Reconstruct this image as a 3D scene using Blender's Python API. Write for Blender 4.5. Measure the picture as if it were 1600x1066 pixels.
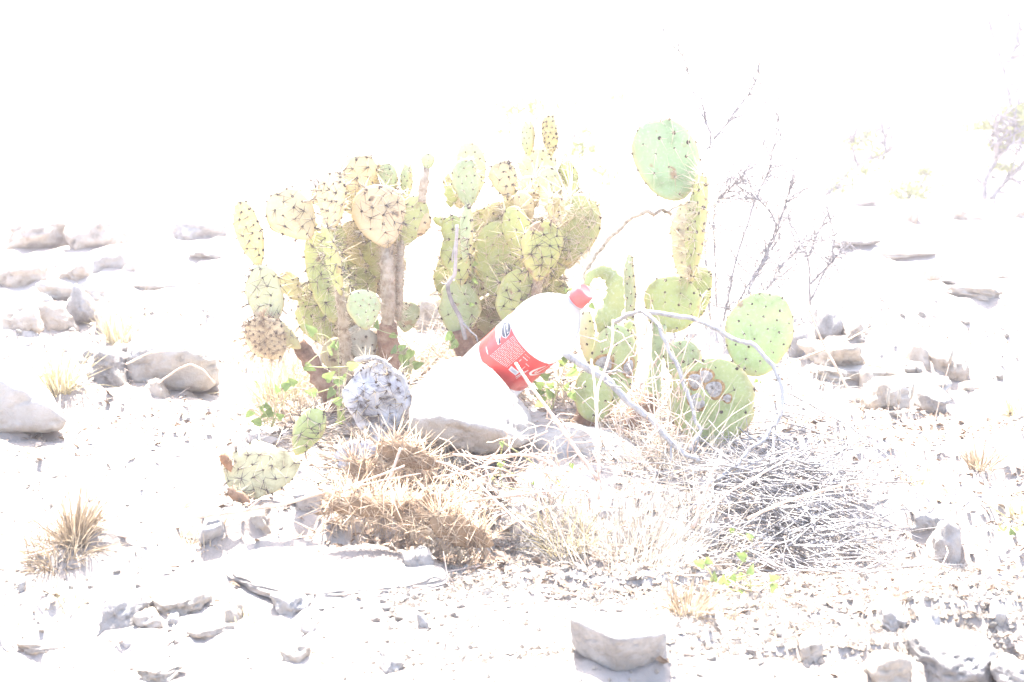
import bpy, math, random
import numpy as np
from mathutils import Vector, Matrix

random.seed(7)
RNG = np.random.default_rng(7)
scene = bpy.context.scene
for o in list(bpy.data.objects):
    bpy.data.objects.remove(o)

# ------------------------------------------------------------------ camera
CAM_H = 0.5
PITCH = math.radians(8.5)
FPX = 50.0 / 36.0 * 1600.0
cam_d = bpy.data.cameras.new('camera')
cam = bpy.data.objects.new('camera', cam_d)
scene.collection.objects.link(cam)
cam.location = (0, 0, CAM_H)
cam.rotation_euler = (math.radians(90) - PITCH, 0, 0)
cam_d.lens = 50
cam_d.sensor_width = 36
cam_d.sensor_fit = 'HORIZONTAL'
cam_d.clip_start = 0.05
cam_d.clip_end = 2000
cam_d.dof.use_dof = True
cam_d.dof.focus_distance = 2.2
cam_d.dof.aperture_fstop = 11
scene.camera = cam

# ------------------------------------------------------------------ sky, sun, exposure
SUN_EL, SUN_AZ = math.radians(60), math.radians(-10)      # azimuth from +Y towards +X
world = bpy.data.worlds.new('World')
scene.world = world
world.use_nodes = True
wn = world.node_tree.nodes
wl = world.node_tree.links
bg = wn['Background']
sky = wn.new('ShaderNodeTexSky')
sky.sky_type = 'NISHITA'
sky.sun_disc = False
sky.sun_elevation = SUN_EL
sky.sun_rotation = SUN_AZ
sky.air_density = 1.0
sky.dust_density = 3.5
wl.new(sky.outputs[0], bg.inputs[0])
bg.inputs[1].default_value = 0.15
sd = bpy.data.lights.new('sun', 'SUN')
sd.energy = 5.0
sd.angle = math.radians(0.53)
sd.color = (1.0, 0.95, 0.88)
sun = bpy.data.objects.new('sun', sd)
scene.collection.objects.link(sun)
sv = Vector((math.sin(SUN_AZ) * math.cos(SUN_EL), math.cos(SUN_AZ) * math.cos(SUN_EL), math.sin(SUN_EL)))
sun.rotation_euler = sv.to_track_quat('Z', 'Y').to_euler()
sun.location = sv * 20
scene.view_settings.view_transform = 'Standard'
scene.view_settings.look = 'None'
scene.view_settings.exposure = 2.85
scene.view_settings.gamma = 1.0
scene.cycles.max_bounces = 10
scene.cycles.transparent_max_bounces = 16

VEIL_DENSITY = 0.0115  # density of the volume added for veiling glare

# ------------------------------------------------------------------ helpers
COL = scene.collection
FWD = np.array([0, math.cos(PITCH), -math.sin(PITCH)])
UPV = np.array([0, math.sin(PITCH), math.cos(PITCH)])
CAMP = np.array([0, 0, CAM_H])


def ray(px, py):
    return FWD + np.array([1.0, 0, 0]) * ((px - 800) / FPX) - UPV * ((py - 533) / FPX)


def P(px, py, Y):
    r = ray(px, py)
    return CAMP + r * (Y / r[1])


def mpp(Y):
    return Y / math.cos(PITCH) / FPX


def hsh(ix, iy, iz, seed):
    n = (ix * 374761393 + iy * 668265263 + iz * 1274126177 + seed * 974711) & 0xFFFFFFFF
    n = ((n ^ (n >> 13)) * 1103515245) & 0xFFFFFFFF
    n = ((n ^ (n >> 16)) * 2246822519) & 0xFFFFFFFF
    return ((n ^ (n >> 15)) & 0xFFFF) / 32767.5 - 1.0


def vnoise(p, seed=0):
    p = np.asarray(p, float)
    f = np.floor(p)
    i = f.astype(np.int64)
    t = p - f
    t = t * t * (3 - 2 * t)
    out = 0
    for dx in (0, 1):
        wx = t[:, 0] if dx else 1 - t[:, 0]
        for dy in (0, 1):
            wy = t[:, 1] if dy else 1 - t[:, 1]
            for dz in (0, 1):
                wz = t[:, 2] if dz else 1 - t[:, 2]
                out = out + wx * wy * wz * hsh(i[:, 0] + dx, i[:, 1] + dy, i[:, 2] + dz, seed)
    return out


def fbm(p, seed=0, octaves=4, rough=0.5):
    p = np.asarray(p, float)
    a, s, out = 1.0, 1.0, 0
    for k in range(octaves):
        out = out + a * vnoise(p * s + k * 17.3, seed + k)
        a *= rough
        s *= 2.03
    return out


def sstep(a, b, x):
    t = np.clip((x - a) / (b - a), 0, 1)
    return t * t * (3 - 2 * t)


def gh(x, y):
    """ground height: a low eroded bank crosses the place below the cacti"""
    x = np.atleast_1d(np.asarray(x, float))
    y = np.atleast_1d(np.asarray(y, float))
    p = np.stack([x, y, np.zeros_like(x)], 1)
    edge = 1.80 + 0.30 * sstep(-0.05, 0.35, x) + 0.05 * fbm(p * 4.0, 5, 3) + 0.018 * fbm(p * 22.0, 6, 3)
    sharp = sstep(-0.55, -0.40, x) * (1 - sstep(0.0, 0.2, x))
    wid = 0.45 * (1 - sharp) + (0.075 + 0.04 * fbm(p * 7.0, 8, 2)) * sharp
    low = 1 - sstep(-wid / 2, wid / 2, (y - edge))
    z = -0.045 * low
    far = sstep(6, 40, np.hypot(x, y))
    z = z + fbm(p * 2.2, 1, 3) * 0.010 * (1 + 2.5 * sstep(3, 8, y)) + fbm(p * 11, 2, 3) * 0.0045
    z = z + fbm(p * 38, 3, 2) * 0.0036 * (1 - far)
    # flat plates of crust with small broken risers
    pl = fbm(p * np.array([2.4, 6.0, 1.0]) + 3.1, 9, 3)
    q = pl * 3.0
    st = np.floor(q) + sstep(0.88, 0.98, q - np.floor(q))
    z = z + st * 0.013 * (1 - far) * (1 - sharp * 0.6)
    z = z + far * (fbm(p * 0.05, 4, 3) * 0.5 + 0.1)
    return z


def gh1(x, y):
    return float(gh(x, y)[0])


def G(px, py):
    """where the sight line through a picture point meets the ground"""
    r = ray(px, py)
    ts = np.linspace(0.9, 1.0, 1)
    ys = np.concatenate([np.linspace(1.0, 6, 900), np.linspace(6, 40, 500)])
    pts = CAMP[None] + r[None] * (ys / r[1])[:, None]
    d = pts[:, 2] - gh(pts[:, 0], pts[:, 1])
    k = np.argmax(d < 0)
    if d[k] >= 0:
        k = len(ys) - 1
    return pts[k]


def new_mesh(name, verts, faces, smooth=True):
    """faces: list of int arrays (n,3) / (n,4)"""
    me = bpy.data.meshes.new(name)
    verts = np.asarray(verts, np.float32)
    if not isinstance(faces, (list, tuple)):
        faces = [faces]
    faces = [np.asarray(f, np.int32) for f in faces if len(f)]
    nl = sum(f.size for f in faces)
    nf = sum(len(f) for f in faces)
    me.vertices.add(len(verts))
    me.vertices.foreach_set('co', verts.ravel())
    me.loops.add(nl)
    me.loops.foreach_set('vertex_index', np.concatenate([f.ravel() for f in faces]))
    me.polygons.add(nf)
    tot = np.concatenate([np.full(len(f), f.shape[1], np.int32) for f in faces])
    st = np.concatenate([[0], np.cumsum(tot)[:-1]]).astype(np.int32)
    me.polygons.foreach_set('loop_start', st)
    me.polygons.foreach_set('loop_total', tot)
    me.polygons.foreach_set('use_smooth', np.full(nf, smooth))
    me.update(calc_edges=True)
    me.validate()
    return me


def link(name, me, mat=None, parent=None, loc=None, color=None):
    o = bpy.data.objects.new(name, me)
    COL.objects.link(o)
    if mat is not None and me is not None and not me.materials:
        me.materials.append(mat)
    if parent is not None:
        o.parent = parent
    if loc is not None:
        o.location = loc
    if color is not None:
        o.color = (*color, 1)
    return o


def tag(o, label=None, cat=None, group=None, kind=None):
    if label:
        o['label'] = label
    if cat:
        o['category'] = cat
    if group:
        o['group'] = group
    if kind:
        o['kind'] = kind
    return o


def empty(name, loc, label, cat, group=None):
    o = bpy.data.objects.new(name, None)
    COL.objects.link(o)
    o.location = loc
    o.empty_display_size = 0.02
    return tag(o, label, cat, group)


class MB:
    """collects shapes (world coordinates) into one mesh"""

    def __init__(s):
        s.v, s.t, s.q, s.n = [], [], [], 0

    def add(s, v, tri=None, quad=None):
        v = np.asarray(v, float)
        if tri is not None and len(tri):
            s.t.append(np.asarray(tri) + s.n)
        if quad is not None and len(quad):
            s.q.append(np.asarray(quad) + s.n)
        s.v.append(v)
        s.n += len(v)

    def tube(s, pts, rad, sides=6, flat=None, rough=0.0):
        pts = np.asarray(pts, float)
        n = len(pts)
        rad = np.broadcast_to(np.asarray(rad, float), (n,)).copy()
        tan = np.gradient(pts, axis=0)
        tan /= np.linalg.norm(tan, axis=1)[:, None] + 1e-9
        ref = np.array([0.3, -1, 0.2]) if abs(tan[0][1]) < 0.8 else np.array([1.0, 0.1, 0.1])
        a = np.linspace(0, 2 * math.pi, sides, endpoint=False)
        V = []
        for i in range(n):
            u = np.cross(tan[i], ref)
            u /= np.linalg.norm(u) + 1e-9
            w = np.cross(u, tan[i])
            k = rad[i] * (1 + rough * RNG.normal(size=sides)) if rough else rad[i] * np.ones(sides)
            fw = flat if flat else 1.0
            V.append(pts[i] + (np.cos(a) * k)[:, None] * u + (np.sin(a) * k * fw)[:, None] * w)
        V = np.concatenate(V)
        ii, jj = np.meshgrid(np.arange(n - 1), np.arange(sides), indexing='ij')
        q = np.stack([ii * sides + jj, ii * sides + (jj + 1) % sides, (ii + 1) * sides + (jj + 1) % sides, (ii + 1) * sides + jj], -1).reshape(-1, 4)
        c0, c1 = len(V), len(V) + 1
        V = np.concatenate([V, pts[:1], pts[-1:]])
        j = np.arange(sides)
        t = np.concatenate([np.stack([np.full(sides, c0), (j + 1) % sides, j], 1),
                            np.stack([np.full(sides, c1), (n - 1) * sides + j, (n - 1) * sides + (j + 1) % sides], 1)])
        s.add(V, t, q)

    def spines(s, b, d, l, r):
        b, d = np.asarray(b, float), np.asarray(d, float)
        n = len(b)
        if n == 0:
            return
        d = d / (np.linalg.norm(d, axis=1)[:, None] + 1e-9)
        ref = np.where(np.abs(d[:, 2:3]) < 0.9, np.array([[0, 0, 1.0]]), np.array([[1.0, 0, 0]]))
        u = np.cross(d, ref)
        u /= np.linalg.norm(u, axis=1)[:, None] + 1e-9
        w = np.cross(d, u)
        l = np.broadcast_to(l, (n,))
        r = np.broadcast_to(r, (n,))
        V = [b + r[:, None] * (math.cos(k) * u + math.sin(k) * w) for k in (0, 2.094, 4.189)]
        tip = b + d * l[:, None]
        V = np.stack(V + [tip], 1).reshape(-1, 3)
        i = np.arange(n) * 4
        t = np.concatenate([np.stack([i, i + 1, i + 3], 1), np.stack([i + 1, i + 2, i + 3], 1), np.stack([i + 2, i, i + 3], 1)])
        s.add(V, t)

    def dots(s, b, nrm, r, hgt):
        """low domes"""
        b, nrm = np.asarray(b, float), np.asarray(nrm, float)
        n = len(b)
        if n == 0:
            return
        ref = np.where(np.abs(nrm[:, 2:3]) < 0.9, np.array([[0, 0, 1.0]]), np.array([[1.0, 0, 0]]))
        u = np.cross(nrm, ref)
        u /= np.linalg.norm(u, axis=1)[:, None] + 1e-9
        w = np.cross(nrm, u)
        r = np.broadcast_to(r, (n,))[:, None]
        V = [b - nrm * 0.0008 + r * (math.cos(k) * u + math.sin(k) * w) for k in np.linspace(0, 2 * math.pi, 6, endpoint=False)]
        V = np.stack(V + [b + nrm * np.broadcast_to(hgt, (n,))[:, None]], 1).reshape(-1, 3)
        i = np.arange(n) * 7
        t = np.concatenate([np.stack([i + k, i + (k + 1) % 6, i + 6], 1) for k in range(6)])
        s.add(V, t)

    def blades(s, b, d, l, w, bend, seg=4):
        """curved tapering grass blades: b base, d start direction, bend droop vector"""
        b, d, bend = np.asarray(b, float), np.asarray(d, float), np.asarray(bend, float)
        n = len(b)
        d = d / (np.linalg.norm(d, axis=1)[:, None] + 1e-9)
        l = np.broadcast_to(l, (n,))[:, None]
        w = np.broadcast_to(w, (n,))[:, None]
        side = np.cross(d, RNG.normal(size=(n, 3)))
        side /= np.linalg.norm(side, axis=1)[:, None] + 1e-9
        V = []
        for k in range(seg + 1):
            t = k / seg
            c = b + d * l * t + bend * l * t * t
            ww = w * (1 - t) ** 0.7 * 0.5 + 0.00012
            V += [c - side * ww, c + side * ww]
        m = 2 * (seg + 1)
        V = np.stack(V, 1).reshape(-1, 3)
        i = np.arange(n) * m
        q = np.concatenate([np.stack([i + 2 * k, i + 2 * k + 1, i + 2 * k + 3, i + 2 * k + 2], 1) for k in range(seg)])
        s.add(V, None, q)

    def build(s, name, mat, parent=None, origin=None, smooth=True, color=None):
        V = np.concatenate(s.v)
        o0 = np.zeros(3)
        if origin is not None:
            o0 = np.asarray(origin, float)
            V = V - o0
        f = []
        if s.t:
            f.append(np.concatenate(s.t))
        if s.q:
            f.append(np.concatenate(s.q))
        me = new_mesh(name, V, f, smooth)
        return link(name, me, mat, parent, None if (origin is None or parent is not None) else o0, color)


# ------------------------------------------------------------------ materials
def nodes_mat(name):
    m = bpy.data.materials.new(name)
    m.use_nodes = True
    return m, m.node_tree.nodes, m.node_tree.links, m.node_tree.nodes['Principled BSDF']


def mixed(name, stops, scale=20.0, detail=6.0, rough=0.85, bump=0.0, bscale=None, use_obj=False, distortion=0.0, spec=0.25,
          dots=None, trans=0.0, stretch=None, vary=0.0):
    """stops: list of (position, colour) over a noise pattern; use_obj multiplies by the object colour"""
    m, N, L, bs = nodes_mat(name)
    tc = N.new('ShaderNodeTexCoord')
    src = tc.outputs['Object']
    if stretch:
        mp = N.new('ShaderNodeMapping')
        mp.inputs['Scale'].default_value = stretch
        L.new(src, mp.inputs[0])
        src = mp.outputs[0]
    nz = N.new('ShaderNodeTexNoise')
    nz.inputs['Scale'].default_value = scale
    nz.inputs['Detail'].default_value = detail
    nz.inputs['Roughness'].default_value = 0.62
    nz.inputs['Distortion'].default_value = distortion
    L.new(src, nz.inputs['Vector'])
    cr = N.new('ShaderNodeValToRGB')
    el = cr.color_ramp.elements
    while len(el) < len(stops):
        el.new(0.5)
    for e, (p, c) in zip(el, stops):
        e.position = p
        e.color = (*c, 1)
    L.new(nz.outputs[0], cr.inputs[0])
    col = cr.outputs[0]
    if use_obj:
        oi = N.new('ShaderNodeObjectInfo')
        mx = N.new('ShaderNodeMix')
        mx.data_type = 'RGBA'
        mx.blend_type = 'MULTIPLY'
        mx.inputs[0].default_value = 1
        L.new(col, mx.inputs[6])
        L.new(oi.outputs['Color'], mx.inputs[7])
        col = mx.outputs[2]
    if vary:
        oi = N.new('ShaderNodeObjectInfo')
        mr = N.new('ShaderNodeMapRange')
        mr.inputs[3].default_value = 1 - vary
        mr.inputs[4].default_value = 1 + vary
        L.new(oi.outputs['Random'], mr.inputs[0])
        hs = N.new('ShaderNodeHueSaturation')
        L.new(mr.outputs[0], hs.inputs['Value'])
        L.new(col, hs.inputs['Color'])
        col = hs.outputs[0]
    if dots:
        dsc, dth, dcol = dots
        vo = N.new('ShaderNodeTexNoise')
        vo.inputs['Scale'].default_value = dsc
        vo.inputs['Detail'].default_value = 3
        L.new(tc.outputs['Object'], vo.inputs['Vector'])
        mr = N.new('ShaderNodeMapRange')
        mr.inputs[1].default_value = dth
        mr.inputs[2].default_value = dth + 0.06
        L.new(vo.outputs[0], mr.inputs[0])
        mx = N.new('ShaderNodeMix')
        mx.data_type = 'RGBA'
        L.new(mr.outputs[0], mx.inputs[0])
        L.new(col, mx.inputs[6])
        mx.inputs[7].default_value = (*dcol, 1)
        col = mx.outputs[2]
    L.new(col, bs.inputs['Base Color'])
    bs.inputs['Roughness'].default_value = rough
    bs.inputs['Specular IOR Level'].default_value = spec
    if bump:
        b2 = N.new('ShaderNodeTexNoise')
        b2.inputs['Scale'].default_value = bscale or scale * 3
        b2.inputs['Detail'].default_value = 8
        b2.inputs['Roughness'].default_value = 0.7
        L.new(src, b2.inputs['Vector'])
        bp = N.new('ShaderNodeBump')
        bp.inputs['Strength'].default_value = bump
        bp.inputs['Distance'].default_value = 0.01
        L.new(b2.outputs[0], bp.inputs['Height'])
        L.new(bp.outputs[0], bs.inputs['Normal'])
    if trans:
        tr = N.new('ShaderNodeBsdfTranslucent')
        L.new(col, tr.inputs[0])
        ms = N.new('ShaderNodeMixShader')
        ms.inputs[0].default_value = trans
        L.new(bs.outputs[0], ms.inputs[1])
        L.new(tr.outputs[0], ms.inputs[2])
        L.new(ms.outputs[0], N['Material Output'].inputs[0])
    return m


M = {}
M['ground'] = mixed('dusty_ground', [(0.30, (0.20, 0.165, 0.135)), (0.5, (0.285, 0.25, 0.22)), (0.7, (0.33, 0.305, 0.28))], 7, 10, 0.95, 0.6, 90)
M['rock'] = mixed('limestone', [(0.28, (0.17, 0.13, 0.095)), (0.45, (0.31, 0.265, 0.215)), (0.65, (0.38, 0.34, 0.295))], 22, 10, 0.9, 0.8, 70, vary=0.12)
M['rock_grey'] = mixed('grey_limestone', [(0.30, (0.19, 0.175, 0.16)), (0.5, (0.29, 0.27, 0.25)), (0.68, (0.36, 0.34, 0.32))], 26, 10, 0.9, 0.8, 90, vary=0.10)
M['rock_pale'] = mixed('pale_limestone', [(0.28, (0.24, 0.20, 0.155)), (0.45, (0.33, 0.30, 0.265)), (0.65, (0.39, 0.365, 0.335))], 18, 10, 0.9, 0.8, 60)
M['pad'] = mixed('cactus_skin', [(0.28, (0.62, 0.60, 0.55)), (0.45, (0.92, 0.95, 0.90)), (0.7, (1.12, 1.10, 1.05))], 26, 6, 0.55, 0.25, 120, use_obj=True,
                 dots=(32, 0.66, (0.26, 0.18, 0.10)), spec=0.35)
def pad_rim(m):
    N, L = m.node_tree.nodes, m.node_tree.links
    bs = N['Principled BSDF']
    src = bs.inputs['Base Color'].links[0].from_socket
    at = N.new('ShaderNodeAttribute')
    at.attribute_name = 'rim'
    nz = N.new('ShaderNodeTexNoise')
    nz.inputs['Scale'].default_value = 60
    nz.inputs['Detail'].default_value = 4
    tc = N.new('ShaderNodeTexCoord')
    L.new(tc.outputs['Object'], nz.inputs['Vector'])
    ml = N.new('ShaderNodeMath')
    ml.operation = 'MULTIPLY'
    L.new(at.outputs['Fac'], ml.inputs[0])
    L.new(nz.outputs[0], ml.inputs[1])
    mx = N.new('ShaderNodeMix')
    mx.data_type = 'RGBA'
    L.new(ml.outputs[0], mx.inputs[0])
    L.new(src, mx.inputs[6])
    mx.inputs[7].default_value = (0.46, 0.34, 0.16, 1)
    # pale bloom and fine flecks of the skin
    n2 = N.new('ShaderNodeTexNoise')
    n2.inputs['Scale'].default_value = 210
    n2.inputs['Detail'].default_value = 5
    L.new(tc.outputs['Object'], n2.inputs['Vector'])
    mr = N.new('ShaderNodeMapRange')
    mr.inputs[1].default_value = 0.52
    mr.inputs[2].default_value = 0.75
    mr.inputs[3].default_value = 0.0
    mr.inputs[4].default_value = 0.5
    L.new(n2.outputs[0], mr.inputs[0])
    m2 = N.new('ShaderNodeMix')
    m2.data_type = 'RGBA'
    L.new(mr.outputs[0], m2.inputs[0])
    L.new(mx.outputs[2], m2.inputs[6])
    m2.inputs[7].default_value = (0.42, 0.42, 0.34, 1)
    L.new(m2.outputs[2], bs.inputs['Base Color'])


pad_rim(M['pad'])
M['pad_dry'] = mixed('dry_cactus_skin', [(0.28, (0.45, 0.38, 0.30)), (0.47, (0.95, 0.92, 0.88)), (0.7, (1.12, 1.1, 1.05))], 38, 8, 0.8, 0.5, 110, use_obj=True,
                     dots=(55, 0.64, (0.13, 0.09, 0.06)))
M['pad_dead'] = mixed('dead_cactus_skin', [(0.34, (0.06, 0.05, 0.05)), (0.45, (0.33, 0.33, 0.36)), (0.62, (0.55, 0.55, 0.58))], 34, 8, 0.9, 0.6, 90, distortion=1.2)
M['cork'] = mixed('corky_stem', [(0.3, (0.10, 0.055, 0.035)), (0.5, (0.24, 0.14, 0.09)), (0.68, (0.38, 0.27, 0.19))], 45, 8, 0.9, 0.7, 120)
M['husk'] = mixed('pale_husk', [(0.3, (0.16, 0.11, 0.07)), (0.5, (0.42, 0.34, 0.25)), (0.68, (0.56, 0.48, 0.38))], 55, 8, 0.9, 0.7, 140)
M['scar'] = mixed('cork_scar', [(0.35, (0.22, 0.20, 0.18)), (0.6, (0.46, 0.44, 0.42))], 160, 6, 0.9, 0.6, 400)
M['scar_rim'] = mixed('cork_scar_rim', [(0.35, (0.20, 0.11, 0.04)), (0.6, (0.40, 0.27, 0.12))], 160, 6, 0.9, 0.5, 400)
M['areole'] = mixed('areole_wool', [(0.35, (0.035, 0.025, 0.02)), (0.6, (0.10, 0.07, 0.05))], 300, 3, 0.95)
M['spine_pale'] = mixed('pale_spine', [(0.35, (0.50, 0.40, 0.25)), (0.6, (0.66, 0.58, 0.44))], 30, 3, 0.6)
M['spine_dark'] = mixed('dark_spine', [(0.35, (0.07, 0.055, 0.05)), (0.6, (0.17, 0.14, 0.12))], 30, 3, 0.7)
M['spine_rust'] = mixed('rusty_spine', [(0.35, (0.23, 0.145, 0.085)), (0.6, (0.47, 0.37, 0.26))], 40, 3, 0.7)
M['bark'] = mixed('weathered_grey_wood', [(0.33, (0.12, 0.11, 0.10)), (0.44, (0.30, 0.29, 0.285)), (0.66, (0.42, 0.41, 0.40))], 90, 6, 0.9, 0.6, 300, stretch=(1, 1, 0.35))
M['bark_tan'] = mixed('tan_wood', [(0.36, (0.22, 0.17, 0.12)), (0.55, (0.40, 0.33, 0.25))], 120, 6, 0.9, 0.5, 260)
M['straw_twig'] = mixed('straw_twig', [(0.36, (0.40, 0.29, 0.23)), (0.6, (0.58, 0.47, 0.38))], 60, 4, 0.8)
M['twig_grey'] = mixed('grey_twig', [(0.36, (0.15, 0.14, 0.135)), (0.6, (0.34, 0.325, 0.315))], 25, 4, 0.9)
M['twig_dark'] = mixed('dark_twig', [(0.36, (0.11, 0.105, 0.11)), (0.6, (0.22, 0.21, 0.215))], 25, 4, 0.9)
M['grass'] = mixed('dry_grass', [(0.33, (0.26, 0.21, 0.11)), (0.52, (0.42, 0.36, 0.22)), (0.68, (0.52, 0.47, 0.33))], 24, 4, 0.7, trans=0.3)
M['grass_brown'] = mixed('brown_grass', [(0.33, (0.15, 0.11, 0.07)), (0.52, (0.30, 0.235, 0.16)), (0.68, (0.43, 0.37, 0.28))], 24, 4, 0.7, trans=0.25)
M['grass_white'] = mixed('bleached_grass', [(0.33, (0.25, 0.21, 0.165)), (0.52, (0.38, 0.35, 0.305)), (0.68, (0.47, 0.45, 0.41))], 24, 4, 0.7, trans=0.3)
M['leaf'] = mixed('green_leaf', [(0.33, (0.12, 0.18, 0.05)), (0.6, (0.23, 0.30, 0.10))], 1.5, 4, 0.5, trans=0.4, vary=0.35)
M['leaf_dull'] = mixed('olive_leaf', [(0.33, (0.34, 0.36, 0.17)), (0.6, (0.46, 0.47, 0.26))], 30, 4, 0.6, trans=0.4)
M['leaf_far'] = mixed('far_olive_leaf', [(0.33, (0.17, 0.20, 0.06)), (0.6, (0.27, 0.30, 0.11))], 30, 4, 0.6, trans=0.3)
M['litter'] = mixed('leaf_litter', [(0.33, (0.09, 0.06, 0.04)), (0.5, (0.20, 0.145, 0.105)), (0.68, (0.36, 0.30, 0.24))], 60, 3, 0.9)
M['red'] = mixed('red_label_film', [(0.3, (0.52, 0.035, 0.03)), (0.7, (0.60, 0.05, 0.045))], 40, 3, 0.3, 0.15, 30, spec=0.5)
M['cap'] = mixed('red_cap_plastic', [(0.3, (0.56, 0.10, 0.095)), (0.7, (0.62, 0.14, 0.13))], 60, 3, 0.38, spec=0.5, trans=0.15)
M['ink_white'] = mixed('white_ink', [(0.3, (0.55, 0.53, 0.51)), (0.7, (0.62, 0.60, 0.58))], 60, 3, 0.4)
M['ink_black'] = mixed('black_ink', [(0.3, (0.03, 0.035, 0.05)), (0.7, (0.06, 0.065, 0.08))], 60, 3, 0.4)
M['ink_grey'] = mixed('grey_ink', [(0.3, (0.30, 0.32, 0.36)), (0.7, (0.42, 0.44, 0.48))], 160, 3, 0.4)

m, N, L, bs = nodes_mat('milky_clear_plastic')  # milky white mixed into the clear plastic
tp = N.new('ShaderNodeBsdfTransparent')
tp.inputs[0].default_value = (0.93, 0.95, 0.97, 1)
df = N.new('ShaderNodeBsdfDiffuse')
df.inputs[0].default_value = (0.58, 0.60, 0.65, 1)
tl = N.new('ShaderNodeBsdfTranslucent')
tl.inputs[0].default_value = (0.78, 0.79, 0.82, 1)
gl = N.new('ShaderNodeBsdfGlossy')
gl.inputs['Roughness'].default_value = 0.12
m1 = N.new('ShaderNodeMixShader')
m1.inputs[0].default_value = 0.5
L.new(df.outputs[0], m1.inputs[1])
L.new(tl.outputs[0], m1.inputs[2])
tcn = N.new('ShaderNodeTexCoord')
nz = N.new('ShaderNodeTexNoise')
nz.inputs['Scale'].default_value = 16
nz.inputs['Detail'].default_value = 6
L.new(tcn.outputs['Object'], nz.inputs['Vector'])
mr = N.new('ShaderNodeMapRange')
mr.inputs[1].default_value = 0.3
mr.inputs[2].default_value = 0.7
mr.inputs[3].default_value = 0.66
mr.inputs[4].default_value = 0.84
L.new(nz.outputs[0], mr.inputs[0])
m2 = N.new('ShaderNodeMixShader')
L.new(mr.outputs[0], m2.inputs[0])
L.new(tp.outputs[0], m2.inputs[1])
L.new(m1.outputs[0], m2.inputs[2])
fr = N.new('ShaderNodeFresnel')
fr.inputs[0].default_value = 1.5
m3 = N.new('ShaderNodeMixShader')
L.new(fr.outputs[0], m3.inputs[0])
L.new(m2.outputs[0], m3.inputs[1])
L.new(gl.outputs[0], m3.inputs[2])
L.new(m3.outputs[0], N['Material Output'].inputs[0])
M['pet'] = m

# ------------------------------------------------------------------ ground
def axis(lo, hi, step, far_lo, far_hi, growth):
    a = list(np.arange(lo, hi + step / 2, step))
    s, x = step, a[-1]
    while x < far_hi:
        s *= growth
        x += s
        a.append(x)
    s, x, pre = step, lo, []
    while x > far_lo:
        s *= growth
        x -= s
        pre.append(x)
    return np.array(pre[::-1] + a)


gx = axis(-1.25, 1.25, 0.0085, -600, 600, 1.07)
gy = axis(1.25, 3.4, 0.0085, -60, 900, 1.05)
XX, YY = np.meshgrid(gx, gy, indexing='ij')
ZZ = gh(XX.ravel(), YY.ravel())
nx, ny = len(gx), len(gy)
idx = np.arange(nx * ny).reshape(nx, ny)
gq = np.stack([idx[:-1, :-1], idx[1:, :-1], idx[1:, 1:], idx[:-1, 1:]], -1).reshape(-1, 4)
ground = link('ground', new_mesh('ground', np.stack([XX.ravel(), YY.ravel(), ZZ], 1), gq), M['ground'])
tag(ground, 'pale dusty stony ground with broken crust', None, None, 'structure')

GRID = ZZ.reshape(nx, ny)


def gh(x, y):
    """height of the built ground sheet"""
    x, y = np.atleast_1d(np.asarray(x, float)), np.atleast_1d(np.asarray(y, float))
    i = np.clip(np.searchsorted(gx, x) - 1, 0, nx - 2)
    j = np.clip(np.searchsorted(gy, y) - 1, 0, ny - 2)
    a = np.clip((x - gx[i]) / (gx[i + 1] - gx[i]), 0, 1)
    b = np.clip((y - gy[j]) / (gy[j + 1] - gy[j]), 0, 1)
    return (GRID[i, j] * (1 - a) + GRID[i + 1, j] * a) * (1 - b) + (GRID[i, j + 1] * (1 - a) + GRID[i + 1, j + 1] * a) * b


# ------------------------------------------------------------------ pale volume added to imitate veiling glare
hz = bpy.data.materials.new('glare_veil_volume')
hz.use_nodes = True
hn = hz.node_tree.nodes
hn.remove(hn['Principled BSDF'])
pv = hn.new('ShaderNodeVolumePrincipled')
pv.inputs['Color'].default_value = (1.0, 0.92, 0.96, 1)
pv.inputs['Density'].default_value = VEIL_DENSITY
pv.inputs['Anisotropy'].default_value = 0.2
hz.node_tree.links.new(pv.outputs[0], hn['Material Output'].inputs['Volume'])
zlo, zhi = float(ZZ.min()) - 1.0, max(float(ZZ.max()), 1.7) + 0.2
hx0, hx1, hy0, hy1 = gx[0] - 2, gx[-1] + 2, gy[0] - 2, gy[-1] + 2
hv = np.array([(x, y, z) for x in (hx0, hx1) for y in (hy0, hy1) for z in (zlo, zhi)])
hf = np.array([[0, 1, 3, 2], [4, 6, 7, 5], [0, 4, 5, 1], [2, 3, 7, 6], [0, 2, 6, 4], [1, 5, 7, 3]])
glare_veil = link('glare_veil', new_mesh('glare_veil', hv, hf, False), hz)
tag(glare_veil, 'pale volume added as veiling glare over the whole place', None, None, 'stuff')

# ------------------------------------------------------------------ rocks
def ico(sub):
    import bmesh
    bm = bmesh.new()
    bmesh.ops.create_icosphere(bm, subdivisions=sub, radius=1)
    v = np.array([x.co[:] for x in bm.verts])
    f = np.array([[y.index for y in x.verts] for x in bm.faces])
    bm.free()
    return v, f


ICO = {k: ico(k) for k in (2, 3, 4, 5)}


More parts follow.
